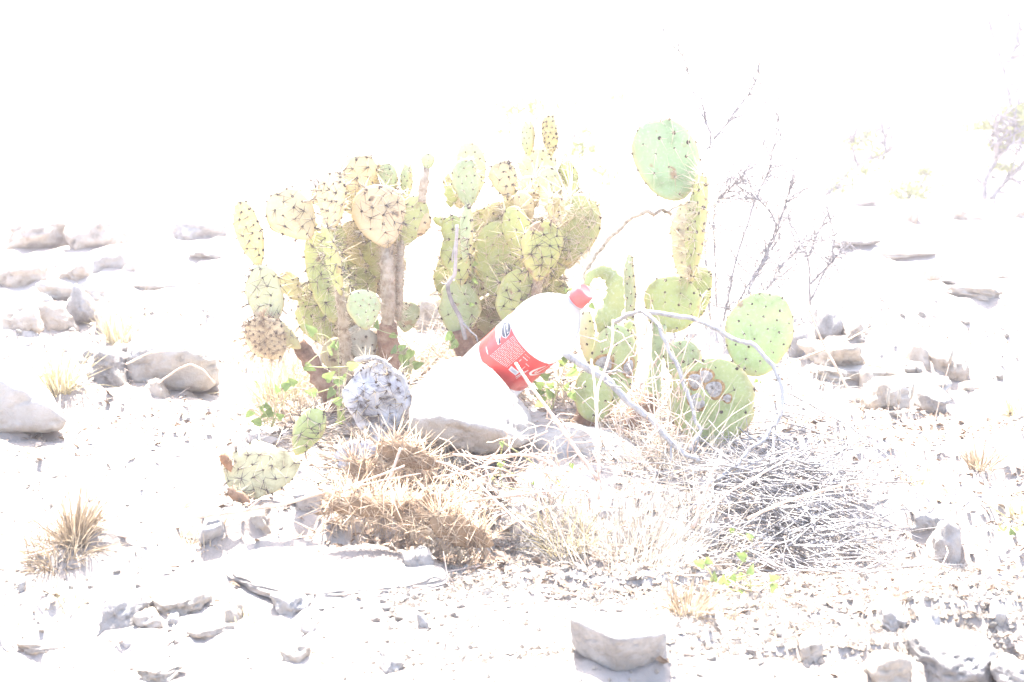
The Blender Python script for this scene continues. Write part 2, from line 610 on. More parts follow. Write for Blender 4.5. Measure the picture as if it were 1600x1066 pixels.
def rock_mesh(dims, seed, sub=4, planes=None, nplanes=12, rough=0.06, sharp=14.0, jitter=0.0):
    """a convex broken block (half sizes in dims) with worn faces and rough skin"""
    rg = np.random.default_rng(seed)
    d, f = ICO[sub]
    pl = [((0, 0, 1), 0.9), ((0, 0, -1), 0.9)]
    for k in range(nplanes):
        n = rg.normal(size=3)
        n[2] *= 0.6
        n /= np.linalg.norm(n)
        pl.append((n, 0.72 + 0.28 * rg.random()))
    if planes:
        jn = []
        for n, k in planes:
            n = np.array(n, float) / np.linalg.norm(n) + rg.normal(size=3) * jitter
            jn.append((n / np.linalg.norm(n), k * (1 + rg.normal() * jitter * 0.4)))
        pl = jn + pl[2:2 + max(0, nplanes // 2)]
    acc = 0
    for n, k in pl:
        c = np.clip(d @ np.asarray(n, float), 0, None) / k
        acc = acc + c ** sharp
    r = acc ** (-1.0 / sharp)
    r = np.minimum(r, 1.9)
    v = d * r[:, None]
    nn = fbm(v * 1.8 + seed, seed, 3) * rough + fbm(v * 6 + seed, seed + 9, 4) * rough * 0.55
    rid = np.abs(fbm(v * np.array([2.5, 2.5, 5]) + seed * 3, seed + 21, 3))
    nn = nn - rough * 0.9 * (1 - sstep(0.0, 0.16, rid))
    v = v * (1 + nn)[:, None]
    v = v / np.abs(v).max(0)
    return v * np.asarray(dims), f


def rock(px, pyb, w, h, depth=None, seed=1, label='', sub=4, mat='rock', planes=None, rz=0.0, nplanes=12, rough=0.06,
         name='stone', cat='stone', group=None, sink=0.35, Y=None, zb=None, tilt=(0, 0), sharp=14.0, jitter=0.0):
    """front foot at picture point (px,pyb); w, h in picture pixels at that distance"""
    g = G(px, pyb) if Y is None else P(px, pyb, Y)
    k = mpp(g[1])
    W, H = w * k * 1.12, h * k * 1.18
    D = depth if depth else W * 0.8
    v, f = rock_mesh((W / 2, D / 2, H / 2 * (1 + sink)), seed, sub, planes, nplanes, rough, sharp, jitter)
    R = Matrix.Rotation(rz, 3, 'Z') @ Matrix.Rotation(tilt[0], 3, 'X') @ Matrix.Rotation(tilt[1], 3, 'Y')
    v = v @ np.array(R).T
    me = new_mesh(name, v, f, True)
    z0 = zb if zb is not None else g[2]
    o = link(name, me, M[mat], None, (g[0], g[1] + D * 0.42, z0 + H / 2 - H * sink / 2))
    return tag(o, label, cat, group)


def hull_rock(pts, seed, label, cat, mat='rock', sub=5, rough=0.05, sharp=16.0, name='boulder', foot=None):
    """a worn block whose corners are the given (px, py, distance) points"""
    import bmesh
    if foot is not None:      # move the block along the sight lines until this corner stands on the ground
        dy = G(*pts[foot][:2])[1] - pts[foot][2]
        pts = [(a, b, y + dy) for a, b, y in pts]
    W = np.array([P(*p) for p in pts])
    c = W.mean(0)
    bm = bmesh.new()
    for w in W:
        bm.verts.new(w - c)
    bmesh.ops.convex_hull(bm, input=bm.verts[:])
    bm.normal_update()
    pl = []
    for f in bm.faces:
        n = np.array(f.normal[:])
        k = float(n @ np.array(f.verts[0].co[:]))
        if k < 0:
            n, k = -n, -k
        if not any(abs(k - k2) < 1e-4 and n @ n2 > 0.999 for n2, k2 in pl):
            pl.append((n, max(k, 1e-3)))
    bm.free()
    d, f = ICO[sub]
    sz = (W.max(0) - W.min(0)) / 2
    d = d * sz
    d = d / np.linalg.norm(d, axis=1)[:, None]
    acc = 0
    for n, k in pl:
        acc = acc + (np.clip(d @ n, 0, None) / k) ** sharp
    r = acc ** (-1.0 / sharp)
    v = d * r[:, None]
    q = v / sz.mean()
    nn = fbm(q * 1.6 + seed, seed, 3) * rough + fbm(q * 5 + seed, seed + 9, 5, 0.6) * rough * 0.5
    rid = np.abs(fbm(q * np.array([2.0, 2.0, 5.0]) + seed * 3, seed + 21, 3))
    nn = nn - rough * 0.9 * (1 - sstep(0.0, 0.10, rid))
    v = v * (1 + nn)[:, None]
    return tag(link(name, new_mesh(name, v, f), M[mat], None, tuple(c)), label, cat)


FRONT = [((0, -1, 0.05), 0.85), ((0, 0.1, 1), 0.85), ((1, 0, 0.15), 0.9), ((-1, 0, 0.15), 0.9), ((0, 1, 0), 0.9), ((0, 0, -1), 0.9)]
SLAB = [((0.05, -1, -0.15), 0.9), ((0, 0.05, 1), 0.8), ((1, 0.3, 0.1), 0.95), ((-1, 0.2, 0.1), 0.95), ((0, 1, 0), 0.9), ((0, 0, -1), 0.9), ((0.7, -0.8, 0), 1.0), ((-0.8, -0.7, 0), 0.98)]

ROCKS = [
    # px, foot y, w, h, depth, mat, planes, label
    (163, 606, 62, 60, 0.14, 'rock_grey', FRONT, 'grey angular rock leaning on the left side of the rounded boulder', 'rock'),
    (236, 622, 46, 30, 0.06, 'rock', FRONT, 'small flat beige block at the foot of the rounded boulder', 'rock'),
    (318, 612, 40, 30, 0.07, 'rock', None, 'small stone at the right foot of the rounded boulder', 'stone'),
    (38, 393, 95, 42, 0.5, 'rock', SLAB, 'long ledge rock with cracked front at far left edge', 'rock'),
    (122, 394, 84, 48, 0.5, 'rock', SLAB, 'dark-cracked ledge rock right of the long far left ledge', 'rock'),
    (300, 375, 90, 34, 0.4, 'rock_grey', SLAB, 'low far rock behind the left side of the cacti', 'rock'),
    (113, 441, 48, 28, 0.18, 'rock', FRONT, 'squat pale rock in the second row of far left rocks', 'rock'),
    (165, 425, 52, 28, 0.2, 'rock_grey', SLAB, 'thin grey slab leaning behind the squat pale far left rock', 'rock'),
    (22, 450, 78, 26, 0.2, 'rock', SLAB, 'low greenish rock strip at left edge below the far ledge', 'rock'),
    (198, 424, 22, 10, None, 'rock', None, 'small far stone right of the thin grey slab', 'stone'),
    (22, 523, 58, 42, 0.14, 'rock', FRONT, 'leftmost rock of the row above the left boulder', 'rock'),
    (72, 521, 54, 40, 0.14, 'rock', SLAB, 'wide rock second from left in the row above the left boulder', 'rock'),
    (122, 513, 46, 58, 0.14, 'rock_grey', FRONT, 'tall dark-streaked rock in the row above the left boulder', 'rock'),
    (157, 519, 32, 28, 0.1, 'rock', None, 'small beige rock beside the grass tuft in the left row', 'rock'),
    (52, 487, 60, 22, 0.14, 'rock_grey', SLAB, 'flat grey rock behind the row above the left boulder', 'rock'),
    (674, 518, 52, 64, 0.12, 'rock', FRONT, 'beige upright rock between the left and middle cacti', 'rock'),
    (1300, 525, 36, 40, 0.12, 'rock_grey', FRONT, 'grey upright rock at the back of the right rock group', 'rock'),
    (1250, 560, 30, 42, 0.1, 'rock_grey', FRONT, 'dark small rock right beside the pale upright pad', 'rock'),
    (1346, 534, 56, 32, 0.16, 'rock', SLAB, 'flat tilted slab at the back of the right rock group', 'rock'),
    (1320, 594, 108, 54, 0.24, 'rock', SLAB, 'biggest rock of the right group with a broad beige face', 'rock'),
    (1440, 571, 36, 32, 0.12, 'rock', None, 'round beige rock at the back right of the right group', 'rock'),
    (1492, 599, 62, 46, 0.18, 'rock', FRONT, 'streaked brown rock at the right end of the right group', 'rock'),
    (1404, 614, 66, 38, 0.16, 'rock', SLAB, 'slanting slab in the middle of the right rock group', 'rock'),
    (1392, 642, 70, 36, 0.12, 'rock', FRONT, 'broken front rock of the right group', 'rock'),
    (1466, 650, 56, 40, 0.14, 'rock_grey', SLAB, 'front right rock of the right group', 'rock'),
    (1360, 612, 26, 28, 0.07, 'rock', None, 'small pale stone against the biggest right rock', 'stone'),
    (1520, 622, 38, 16, 0.1, 'rock', None, 'low stone right of the right rock group', 'stone'),
    (1457, 835, 48, 32, 0.07, 'rock_grey', FRONT, 'grey block upper of two below the brush heap on the right', 'stone'),
    (1490, 887, 58, 60, 0.08, 'rock_grey', FRONT, 'pointed grey block behind thin stalks lower right', 'stone'),
    (1322, 876, 62, 26, 0.07, 'rock', SLAB, 'flat beige stone at the front edge of the brush heap', 'stone'),
    (1404, 986, 56, 30, 0.07, 'rock_grey', SLAB, 'left one of two stones crossed by a pale stalk lower right', 'stone'),
    (1453, 993, 40, 32, 0.06, 'rock_grey', FRONT, 'right one of two stones crossed by a pale stalk lower right', 'stone'),
    (1565, 981, 28, 30, 0.04, 'rock_grey', FRONT, 'small bluish stone near the right picture edge', 'stone'),
    (1270, 1041, 44, 30, 0.05, 'rock', None, 'rounded beige stone near the bottom right of centre', 'stone'),
    (1398, 1085, 80, 55, 0.07, 'rock', FRONT, 'rounded brown stone cut by the bottom edge at right', 'stone'),
    (1508, 1082, 150, 64, 0.13, 'rock_grey', SLAB, 'broad ledge slab with rough shaded rim at bottom right', 'slab'),
    (1596, 1088, 60, 46, 0.08, 'rock_grey', SLAB, 'dark slab in the bottom right corner', 'slab'),
    (1527, 349, 72, 22, 0.5, 'rock', SLAB, 'long brown far ledge below the far right tree', 'rock'),
    (1590, 341, 34, 15, 0.4, 'rock', SLAB, 'far ledge piece at the right edge below the far tree', 'rock'),
    (1431, 352, 26, 22, 0.25, 'rock', None, 'lone far brown rock left of the long far ledge', 'rock'),
    (1484, 321, 20, 9, 0.3, 'rock_grey', None, 'small flat far stone above the long far ledge', 'stone'),
    (1583, 306, 34, 14, 0.5, 'rock', None, 'reddish far rock at the foot of the far right tree', 'rock'),
    (1352, 324, 40, 8, 0.4, 'rock_grey', SLAB, 'thin far ledge below the far bush', 'rock'),
    (1464, 439, 34, 20, 0.2, 'rock', SLAB, 'left of two mid-distance slabs on the right slope', 'rock'),
    (1494, 449, 32, 11, 0.2, 'rock_grey', SLAB, 'lower flat mid-distance slab on the right slope', 'rock'),
    (1576, 438, 26, 17, 0.2, 'rock', None, 'mid-distance rock near the right picture edge', 'rock'),
    (1312, 442, 22, 11, 0.15, 'rock_grey', None, 'small mid-distance stone right of the bare shrub', 'stone'),
    (1352, 387, 72, 11, 0.3, 'rock_grey', SLAB, 'long thin far ledge beyond the bare shrub', 'rock'),
    (185, 988, 62, 46, 0.09, 'rock_grey', FRONT, 'jagged grey layered rock at lower left', 'rock'),
    (268, 966, 100, 34, 0.10, 'rock', SLAB, 'long flat slab with shaded front at lower left', 'slab'),
    (315, 1003, 98, 18, 0.07, 'rock', SLAB, 'thin low slab in front of the long flat lower left slab', 'slab'),
    (222, 985, 46, 20, 0.05, 'rock', FRONT, 'small block between the jagged rock and the thin low slab', 'stone'),
    (262, 982, 26, 17, 0.04, 'rock_grey', None, 'small grey stone under the long flat lower left slab', 'stone'),
    (64, 1028, 84, 17, 0.06, 'rock', SLAB, 'thin crescent slab near the bottom left corner', 'slab'),
    (189, 1020, 36, 17, 0.05, 'rock_grey', None, 'grey chunk below the jagged lower left rock', 'stone'),
    (246, 1066, 78, 24, 0.06, 'rock', SLAB, 'narrow ledge at the bottom edge left of centre', 'slab'),
    (122, 1053, 28, 8, 0.04, 'rock_grey', None, 'sliver of stone near the bottom left', 'stone'),
    (30, 927, 16, 20, 0.02, 'rock_grey', None, 'small upright grey stone at left below the grass tuft', 'stone'),
    (362, 974, 34, 28, 0.04, 'rock', None, 'brown crumbly stone left of the pale flat slab', 'stone'),
    (445, 964, 66, 30, 0.07, 'rock_grey', SLAB, 'beige rock under crossed straws at the front of the flat slab', 'stone'),
    (655, 906, 50, 38, 0.05, 'rock_grey', None, 'round grey stone in the shade of the dead spiny pads', 'stone'),
    (459, 1038, 44, 22, 0.04, 'rock', None, 'yellowish broken stone at the bottom left of centre', 'stone'),
    (612, 1054, 48, 24, 0.05, 'rock_grey', SLAB, 'grey sliver rock at the bottom centre', 'stone'),
    (480, 992, 28, 14, 0.03, 'rock_grey', None, 'small grey stone below the pale flat slab', 'stone'),
    (659, 983, 22, 22, 0.02, 'rock_grey', None, 'small leaning stone chip at bottom centre', 'stone'),
    (676, 868, 50, 14, 0.04, 'rock', SLAB, 'flat yellowish stone under the dead spiny pads', 'stone'),
    (482, 812, 54, 36, 0.06, 'rock_grey', None, 'bluish stone under the fallen pale pad', 'stone'),
    (392, 830, 60, 32, 0.05, 'rock', FRONT, 'beige block in the eroded bank under the fallen pale pad', 'stone'),
    (330, 850, 50, 32, 0.05, 'rock_grey', None, 'grey lump at the left end of the eroded bank', 'stone'),
    (1345, 603, 170, 26, 0.20, 'rock_pale', SLAB, 'long low ledge joining the rocks of the right group, front row', 'ledge'),
    (1432, 632, 130, 28, 0.18, 'rock_pale', SLAB, 'broken ledge under the slanting slab of the right group', 'ledge'),
    (1540, 470, 110, 14, 0.30, 'rock_pale', SLAB, 'thin pale ledge on the right slope above the right group', 'ledge'),
    (1420, 405, 120, 12, 0.40, 'rock_pale', SLAB, 'thin pale ledge far up the right slope', 'ledge'),
    (240, 452, 120, 14, 0.30, 'rock_pale', SLAB, 'thin pale ledge behind the rounded boulder', 'ledge'),
    (330, 405, 70, 10, 0.30, 'rock_pale', SLAB, 'short pale ledge below the low far rock', 'ledge'),
    (95, 470, 120, 16, 0.25, 'rock_pale', SLAB, 'pale ledge between the far left rock rows', 'ledge'),
    (1112, 858, 34, 30, 0.04, 'rock_grey', None, 'grey stone under dry stems right of the big grass clump', 'stone'),
    (1230, 1000, 30, 12, 0.03, 'rock', None, 'small flat stone left of the rounded beige stone', 'stone'),
]
for i, (px, pb, w, h, dep, mt, pls, lab, cat) in enumerate(ROCKS):
    rock(px, pb, w, h, dep, 100 + i * 7, lab, sub=5 if w > 120 else (4 if w > 40 else 3), mat=mt, planes=pls, cat=cat,
         name='flat_rock' if cat == 'slab' else cat, rz=random.uniform(-0.3, 0.3) if w < 150 else 0, nplanes=10, sink=0.5 if h < 40 else 0.25, rough=0.13 if w < 120 else 0.08, jitter=0.22 if w < 120 else 0.08,
         tilt=(random.uniform(-.12, .12), random.uniform(-.18, .18)) if w < 150 else (0, 0))

# pale flat slab in the foreground
rock(505, 938, 365, 15, 0.28, 901, 'wide pale flat slab in front of the dead spiny pads', sub=5, mat='ground', planes=[((0, 0, 1), 0.8), ((0, -1, 0.2), 0.9), ((1, 0.2, 0.1), 0.95), ((-1, 0.2, 0.1), .95), ((0, 1, 0), .9), ((0, 0, -1), .9), ((-0.7, -0.7, 0.1), .98), ((0.6, -0.8, 0.1), 1.0)],
     cat='slab', name='flat_rock', nplanes=9, rough=0.03, sink=0.5)
# boulders with shapes of their own
hull_rock([(-80, 545, 2.5), (30, 562, 2.5), (70, 597, 2.42), (113, 652, 2.34), (-80, 578, 2.30), (0, 588, 2.28), (60, 622, 2.28), (112, 658, 2.29), (-80, 672, 2.28), (0, 678, 2.27), (60, 680, 2.28), (106, 676, 2.30),
           (-80, 690, 2.5), (100, 672, 2.45)], 41, 'large boulder with a sloping bright top cut by the left picture edge', 'boulder', 'rock_pale', rough=0.06)
hull_rock([(205, 530, 2.95), (235, 494, 2.98), (310, 492, 2.98), (345, 522, 2.95), (188, 548, 2.72), (240, 540, 2.67), (310, 546, 2.67), (352, 562, 2.72), (200, 606, 2.72), (260, 620, 2.70), (330, 618, 2.70), (352, 602, 2.76),
           (200, 610, 2.95), (345, 610, 2.95)], 43, 'large rounded boulder with beige shaded face left of the cacti', 'boulder', 'rock_pale', rough=0.07, sharp=9)
hull_rock([(886, 957, 1.47), (905, 954, 1.50), (1000, 957, 1.50), (1040, 978, 1.47), (885, 962, 1.44), (962, 1000, 1.385), (1040, 990, 1.415), (918, 1032, 1.435), (962, 1052, 1.405), (1015, 1048, 1.425), (1038, 1030, 1.445), (920, 1010, 1.52), (1020, 1010, 1.52), (889, 1008, 1.455), (1042, 1016, 1.445)],
          45, 'wedge-shaped grey rock with two shaded faces at bottom right of centre', 'rock', 'rock_grey', rough=0.05, name='rock', sharp=34, foot=8)
hull_rock([(648, 604, 2.14), (675, 568, 2.20), (712, 551, 2.22), (755, 562, 2.19), (776, 584, 2.14), (790, 636, 2.05), (838, 648, 2.14), (840, 690, 2.12), (633, 652, 2.07), (690, 652, 2.015), (760, 668, 1.995), (798, 684, 1.995),
           (645, 680, 2.065), (700, 696, 2.04), (772, 713, 2.015), (824, 700, 2.04), (650, 690, 2.22), (835, 690, 2.20)], 47, 'pale boulder that the plastic bottle leans on', 'boulder', 'rock_pale', rough=0.05, sharp=20)
hull_rock([(800, 662, 2.2), (840, 651, 2.22), (900, 654, 2.23), (960, 667, 2.22), (1005, 695, 2.2), (828, 672, 2.11), (900, 670, 2.13), (970, 682, 2.13), (1014, 712, 2.1), (790, 780, 2.06), (880, 795, 2.06), (1000, 795, 2.06), (1036, 765, 2.08),
           (800, 740, 2.22), (1030, 740, 2.22)], 49, 'pale grey slab lying behind the dry grass right of the boulder', 'slab', 'rock_pale', rough=0.05, sharp=12, name='flat_rock')

# small loose stones on the ground
PROTO = []
for k in range(6):
    v, f = rock_mesh((1, 0.85, 0.65), 700 + k, 3, None, 9, 0.16)
    PROTO.append(new_mesh('pebble', v, f, True))
    PROTO[-1].materials.append(M['rock_pale'] if k % 2 else M['ground'])


def pebble(x, y, r, label, group):
    o = bpy.data.objects.new('pebble', random.choice(PROTO))
    COL.objects.link(o)
    r *= 0.8
    o.location = (x, y, gh1(x, y) + r * 0.08)
    o.scale = (r * random.uniform(.8, 1.3), r, r * random.uniform(.7, 1.0))
    o.rotation_euler = (random.uniform(-.4, .4), random.uniform(-.4, .4), random.uniform(0, 6.28))
    tag(o, label, 'pebble', group)


for k in range(34):      # rubble band in front of the flat slab
    px, py = random.uniform(470, 720), random.uniform(925, 985)
    g = G(px, py)
    pebble(g[0], g[1], random.uniform(0.0035, 0.009), 'small rubble stone in the band before the pale flat slab', 'rubble before the flat slab')
for k in range(40):
    px, py = random.uniform(780, 1010), random.uniform(855, 960)
    g = G(px, py)
    pebble(g[0], g[1], random.uniform(0.0035, 0.010), 'small pebble at the foot of the big dry grass clump', 'pebbles below the grass clump')
for k in range(26):
    px, py = random.uniform(1090, 1600), random.uniform(870, 1060)
    g = G(px, py)
    pebble(g[0], g[1], random.uniform(0.003, 0.009), 'small pebble on the sunlit ground at lower right', 'pebbles at lower right')
for k in range(35):
    px, py = random.uniform(0, 420), random.uniform(690, 1050)
    g = G(px, py)
    pebble(g[0], g[1], random.uniform(0.003, 0.008), 'small pebble on the sunlit ground at lower left', 'pebbles at lower left')
for k in range(30):
    px, py = random.uniform(1180, 1600), random.uniform(480, 660)
    g = G(px, py)
    pebble(g[0], g[1], random.uniform(0.006, 0.02), 'loose stone among the right rock group', 'stones about the right rock group')
for k in range(30):
    px, py = random.uniform(0, 380), random.uniform(400, 600)
    g = G(px, py)
    pebble(g[0], g[1], random.uniform(0.006, 0.02), 'loose stone among the far left rocks', 'stones about the far left rocks')

# fine gravel and litter that nobody could count
def scatter_xy(n, x0, x1, y0, y1, seed, thr=0.0, scale=3.0):
    rg = np.random.default_rng(seed)
    x = rg.uniform(x0, x1, n * 3)
    y = rg.uniform(y0, y1, n * 3)
    d = fbm(np.stack([x, y, x * 0], 1) * scale, seed, 3)
    k = d > thr + rg.normal(size=len(d)) * 0.25
    return x[k][:n], y[k][:n]


mb = MB()
x, y = scatter_xy(16000, -1.5, 1.6, 1.3, 4.5, 11, 0.10)
v0, f0 = ICO[2]
v0, f0 = np.array([[1, 0, 0], [-1, 0, 0], [0, 1, 0], [0, -1, 0], [0, 0, 1], [0, 0, -1]], float), np.array([[0, 2, 4], [2, 1, 4], [1, 3, 4], [3, 0, 4], [2, 0, 5], [1, 2, 5], [3, 1, 5], [0, 3, 5]])
n = len(x)
r = RNG.uniform(0.0010, 0.0032, n)
z = gh(x, y)
jit = 1 + RNG.normal(size=(n, 6, 3)) * 0.25
V = (v0[None] * jit) * r[:, None, None] + np.stack([x, y, z + r * 0.3], 1)[:, None]
T = (f0[None] + (np.arange(n) * 6)[:, None, None]).reshape(-1, 3)
mb.add(V.reshape(-1, 3), T)
x, y = scatter_xy(9000, -0.15, 0.62, 1.40, 1.85, 15, -0.05, 6.0)
n = len(x)
r = RNG.uniform(0.0012, 0.0042, n)
jit = 1 + RNG.normal(size=(n, 6, 3)) * 0.25
mb.add(((v0[None] * jit) * r[:, None, None] + np.stack([x, y, gh(x, y) + r * 0.2], 1)[:, None]).reshape(-1, 3), (f0[None] + (np.arange(n) * 6)[:, None, None]).reshape(-1, 3))
tag(mb.build('gravel', M['rock'], smooth=False), 'fine gravel strewn over the pale ground', 'gravel', None, 'stuff')

mb = MB()
for (n, x0, x1, y0, y1, sd_, thr) in ((6500, -1.5, 1.7, 1.35, 4.2, 21, 0.05), (3600, 0.15, 1.2, 1.5, 2.6, 22, -0.1), (900, -0.35, 0.4, 1.6, 2.3, 23, -0.2)):
    x, y = scatter_xy(n, x0, x1, y0, y1, sd_, thr, 4.0)
    n = len(x)
    z = gh(x, y) + RNG.uniform(0.001, 0.006, n)
    a = RNG.uniform(0, 6.28, n)
    ln = RNG.uniform(0.003, 0.009, n)
    wd = ln * RNG.uniform(0.3, 0.6, n)
    u = np.stack([np.cos(a), np.sin(a), RNG.normal(size=n) * 0.35], 1)
    w = np.stack([-np.sin(a), np.cos(a), RNG.normal(size=n) * 0.45], 1)
    c = np.stack([x, y, z], 1)
    V = np.stack([c - u * ln[:, None], c + w * wd[:, None] + np.array([0, 0, 0.0015]), c + u * ln[:, None], c - w * wd[:, None]], 1).reshape(-1, 3)
    mb.add(V, None, np.arange(n)[:, None] * 4 + np.arange(4)[None])
tag(mb.build('leaf_litter', M['litter'], smooth=False), 'brown flakes of leaf litter scattered over the ground', 'leaf litter', None, 'stuff')


def twig_path(p, d, L, n=4, wob=0.25, droop=0.0):
    pts = [np.array(p, float)]
    d = np.array(d, float)
    d /= np.linalg.norm(d)
    for k in range(n):
        d = d + RNG.normal(size=3) * wob
        d[2] -= droop
        d /= np.linalg.norm(d)
        pts.append(pts[-1] + d * L / n)
    return pts


mb = MB()
for (n, x0, x1, y0, y1, sd_) in ((500, -1.3, 1.5, 1.4, 3.2, 31), (650, 0.15, 1.1, 1.55, 2.5, 32), (200, -0.3, 0.35, 1.6, 2.3, 33)):
    x, y = scatter_xy(n, x0, x1, y0, y1, sd_, 0.0, 4.0)
    z = gh(x, y)
    for k in range(len(x)):
        a = random.uniform(0, 6.28)
        pts = twig_path((x[k], y[k], z[k] + random.uniform(0.001, 0.006)), (math.cos(a), math.sin(a), random.uniform(-.1, .15)), random.uniform(0.015, 0.06), 3, 0.25)
        mb.tube(pts, np.linspace(0.0011, 0.0005, 4) * random.uniform(0.6, 1.4), 4)
tag(mb.build('twig_litter', M['straw_twig']), 'thin dry twig litter scattered over the ground', 'twig litter', None, 'stuff')

# ------------------------------------------------------------------ cactus pads
GREEN = (0.32, 0.345, 0.14)
YGREEN = (0.36, 0.37, 0.14)
BGREEN = (0.30, 0.335, 0.19)
OLIVE = (0.28, 0.29, 0.12)
TAN = (0.50, 0.40, 0.24)
TANG = (0.42, 0.38, 0.20)
PALE = (0.41, 0.40, 0.24)


def pad(parent, base, tip, w, Y, yaw=0.0, lean=0.0, col=GREEN, mat='pad', th=15, t0=0.58, spacing=17, spn=3, sl=26, smat='spine_pale',
        wrinkle=0.018, bend=0.0, rimspines=True, seed=None, name='pad', pb=1.5, label=None, areole_r=2.6, sr=0.00055, both=False, rag=0.06, pale=2.4, bite=0.3):
    seed = seed if seed is not None else random.randint(0, 99999)
    rg = np.random.default_rng(seed)
    b3 = P(base[0], base[1], Y)
    t3 = P(tip[0], tip[1], Y + lean)
    k = mpp(Y)
    u = t3 - b3
    Ln = np.linalg.norm(u)
    u /= Ln
    vd = (b3 + t3) / 2 - CAMP
    vd /= np.linalg.norm(vd)
    s0 = np.cross(u, vd)
    s0 /= np.linalg.norm(s0)
    s0 = -s0 if s0[0] < 0 else s0
    n0 = np.cross(s0, u)
    if n0 @ vd > 0:
        n0 = -n0
    cy, sy = math.cos(yaw), math.sin(yaw)
    s = s0 * cy + n0 * sy
    nn = n0 * cy - s0 * sy
    W, T = w * k / 2, th * k / 2
    NR, NS = 22, 22

    def prof(t):
        d = np.where(t < t0, (t0 - t) / t0, (t - t0) / (1 - t0))
        p = np.where(t < t0, pb, 2.15)
        return np.clip(1 - np.clip(d, 0, 1) ** p, 0, 1) ** (1 / np.where(t < t0, pb * 0.95, 2.1))

    asym = rg.normal() * 0.10

    bt, bs_, bd = rg.uniform(0.35, 0.9), rg.choice([-1, 1]), (rg.uniform(0.12, 0.38) if rg.random() < bite else 0.0)

    def surf(t, a):
        """point on the pad: t along, a angle round the section"""
        h = prof(t)
        edge = 1 + rag * fbm(np.stack([t * 6 + seed % 97, np.sign(np.cos(a)) * 3.0, t * 0], 1), seed, 3)
        x = np.cos(a)
        y = np.sin(a)
        hw = W * h * edge * (1 - bd * np.exp(-((t - bt) / 0.09) ** 2) * (np.sign(x) == bs_))
        ht = T * np.clip(h, 0, 1) ** 0.55
        p = b3 + u * (t * Ln)[:, None] + s * (np.sign(x) * np.abs(x) ** 0.92 * hw + asym * W * np.sin(np.pi * t))[:, None]
        p = p + nn * (np.sign(y) * np.abs(y) ** 0.8 * ht)[:, None]
        p = p + nn * (bend * Ln * np.sin(np.pi * t))[:, None]
        wv = fbm(p * 38 + seed % 31, seed, 3)
        p = p + nn * (wv * wrinkle * Ln * np.clip(h * 1.3, 0, 1))[:, None]
        return p

    tt = 0.5 - 0.5 * np.cos(np.linspace(0.0, math.pi, NR))
    tt[0], tt[-1] = 0.003, 0.997
    aa = np.linspace(0, 2 * math.pi, NS, endpoint=False)
    Tg, Ag = np.meshgrid(tt, aa, indexing='ij')
    V = surf(Tg.ravel(), Ag.ravel())
    ii, jj = np.meshgrid(np.arange(NR - 1), np.arange(NS), indexing='ij')
    q = np.stack([ii * NS + jj, ii * NS + (jj + 1) % NS, (ii + 1) * NS + (jj + 1) % NS, (ii + 1) * NS + jj], -1).reshape(-1, 4)
    c0, c1 = len(V), len(V) + 1
    V = np.concatenate([V, V[:NS].mean(0)[None], V[-NS:].mean(0)[None]])
    j = np.arange(NS)
    tr = np.concatenate([np.stack([np.full(NS, c0), (j + 1) % NS, j], 1), np.stack([np.full(NS, c1), (NR - 1) * NS + j, (NR - 1) * NS + (j + 1) % NS], 1)])
    org = np.array(parent.location)
    v = 1 + rg.normal() * 0.05
    o = link(name, new_mesh(name, V - org, [tr, q]), M[mat], parent, color=tuple(min(0.9, c * v * 1.1) for c in col))
    rim = np.concatenate([np.abs(np.cos(Ag.ravel())) ** 10 * 1.3 + np.clip(0.12 - Tg.ravel(), 0, 1) * 9, [1.0, 1.0]])
    o.data.attributes.new('rim', 'FLOAT', 'POINT').data.foreach_set('value', np.clip(rim, 0, 1.4).astype(np.float32))
    if label:
        o['label'] = label
    # areoles in a quincunx on the faces and along the rim
    at, aa_ = [], []
    nrow = max(2, int(Ln / k / (spacing * 0.82)))
    for side in (1, -1):
        if side == -1 and not both and abs(yaw) < 0.6:
            continue
        for r in range(nrow):
            t = (r + 0.6) / nrow
            if t > 0.97:
                continue
            hw = W / k * float(prof(np.array([t]))[0])
            nc = int(hw * 1.75 / spacing)
            offs = [(c - (nc - 1) / 2) * spacing + (spacing / 2 if r % 2 else 0) for c in range(nc + 1)]
            for x in offs:
                x += rg.normal() * spacing * 0.08
                if abs(x) < hw * 0.9:
                    a = math.acos(np.clip(x / hw, -1, 1))
                    at.append(np.clip(t + rg.normal() * 0.012, 0.02, 0.98))
                    aa_.append(side * a)
    if rimspines:
        m_ = max(3, int(Ln / k * 1.0 / spacing))
        for r in range(m_):
            for a in (0.0, math.pi):
                at.append(np.clip((r + 0.7) / m_ + rg.normal() * 0.02, 0.05, 0.99))
                aa_.append(a + rg.normal() * 0.1)
        for r in range(int(W / k * 2.2 / spacing)):
            at.append(rg.uniform(0.86, 0.995))
            aa_.append(rg.choice([0.0, math.pi]) + rg.normal() * 0.5)
    at, aa_ = np.array(at), np.array(aa_)
    Pa = surf(at, aa_)
    e = 1e-3
    da = surf(at, aa_ + 0.02) - Pa
    dt = surf(np.clip(at + 0.01, 0, 0.995), aa_) - surf(np.clip(at - 0.01, 0.005, 1), aa_)
    Na = np.cross(da, dt)
    Na /= np.linalg.norm(Na, axis=1)[:, None] + 1e-12
    cen = b3 + u[None] * (at * Ln)[:, None] + nn * (bend * Ln * np.sin(np.pi * at))[:, None]
    flip = np.sum(Na * (Pa - cen), 1) < 0
    Na[flip] *= -1
    mbd = MB()
    mbd.dots(Pa - org, Na, areole_r * k * rg.uniform(0.75, 1.3, len(Pa)), 1.6 * k)
    tag(mbd.build('areoles', M['areole'], o), kind='stuff')
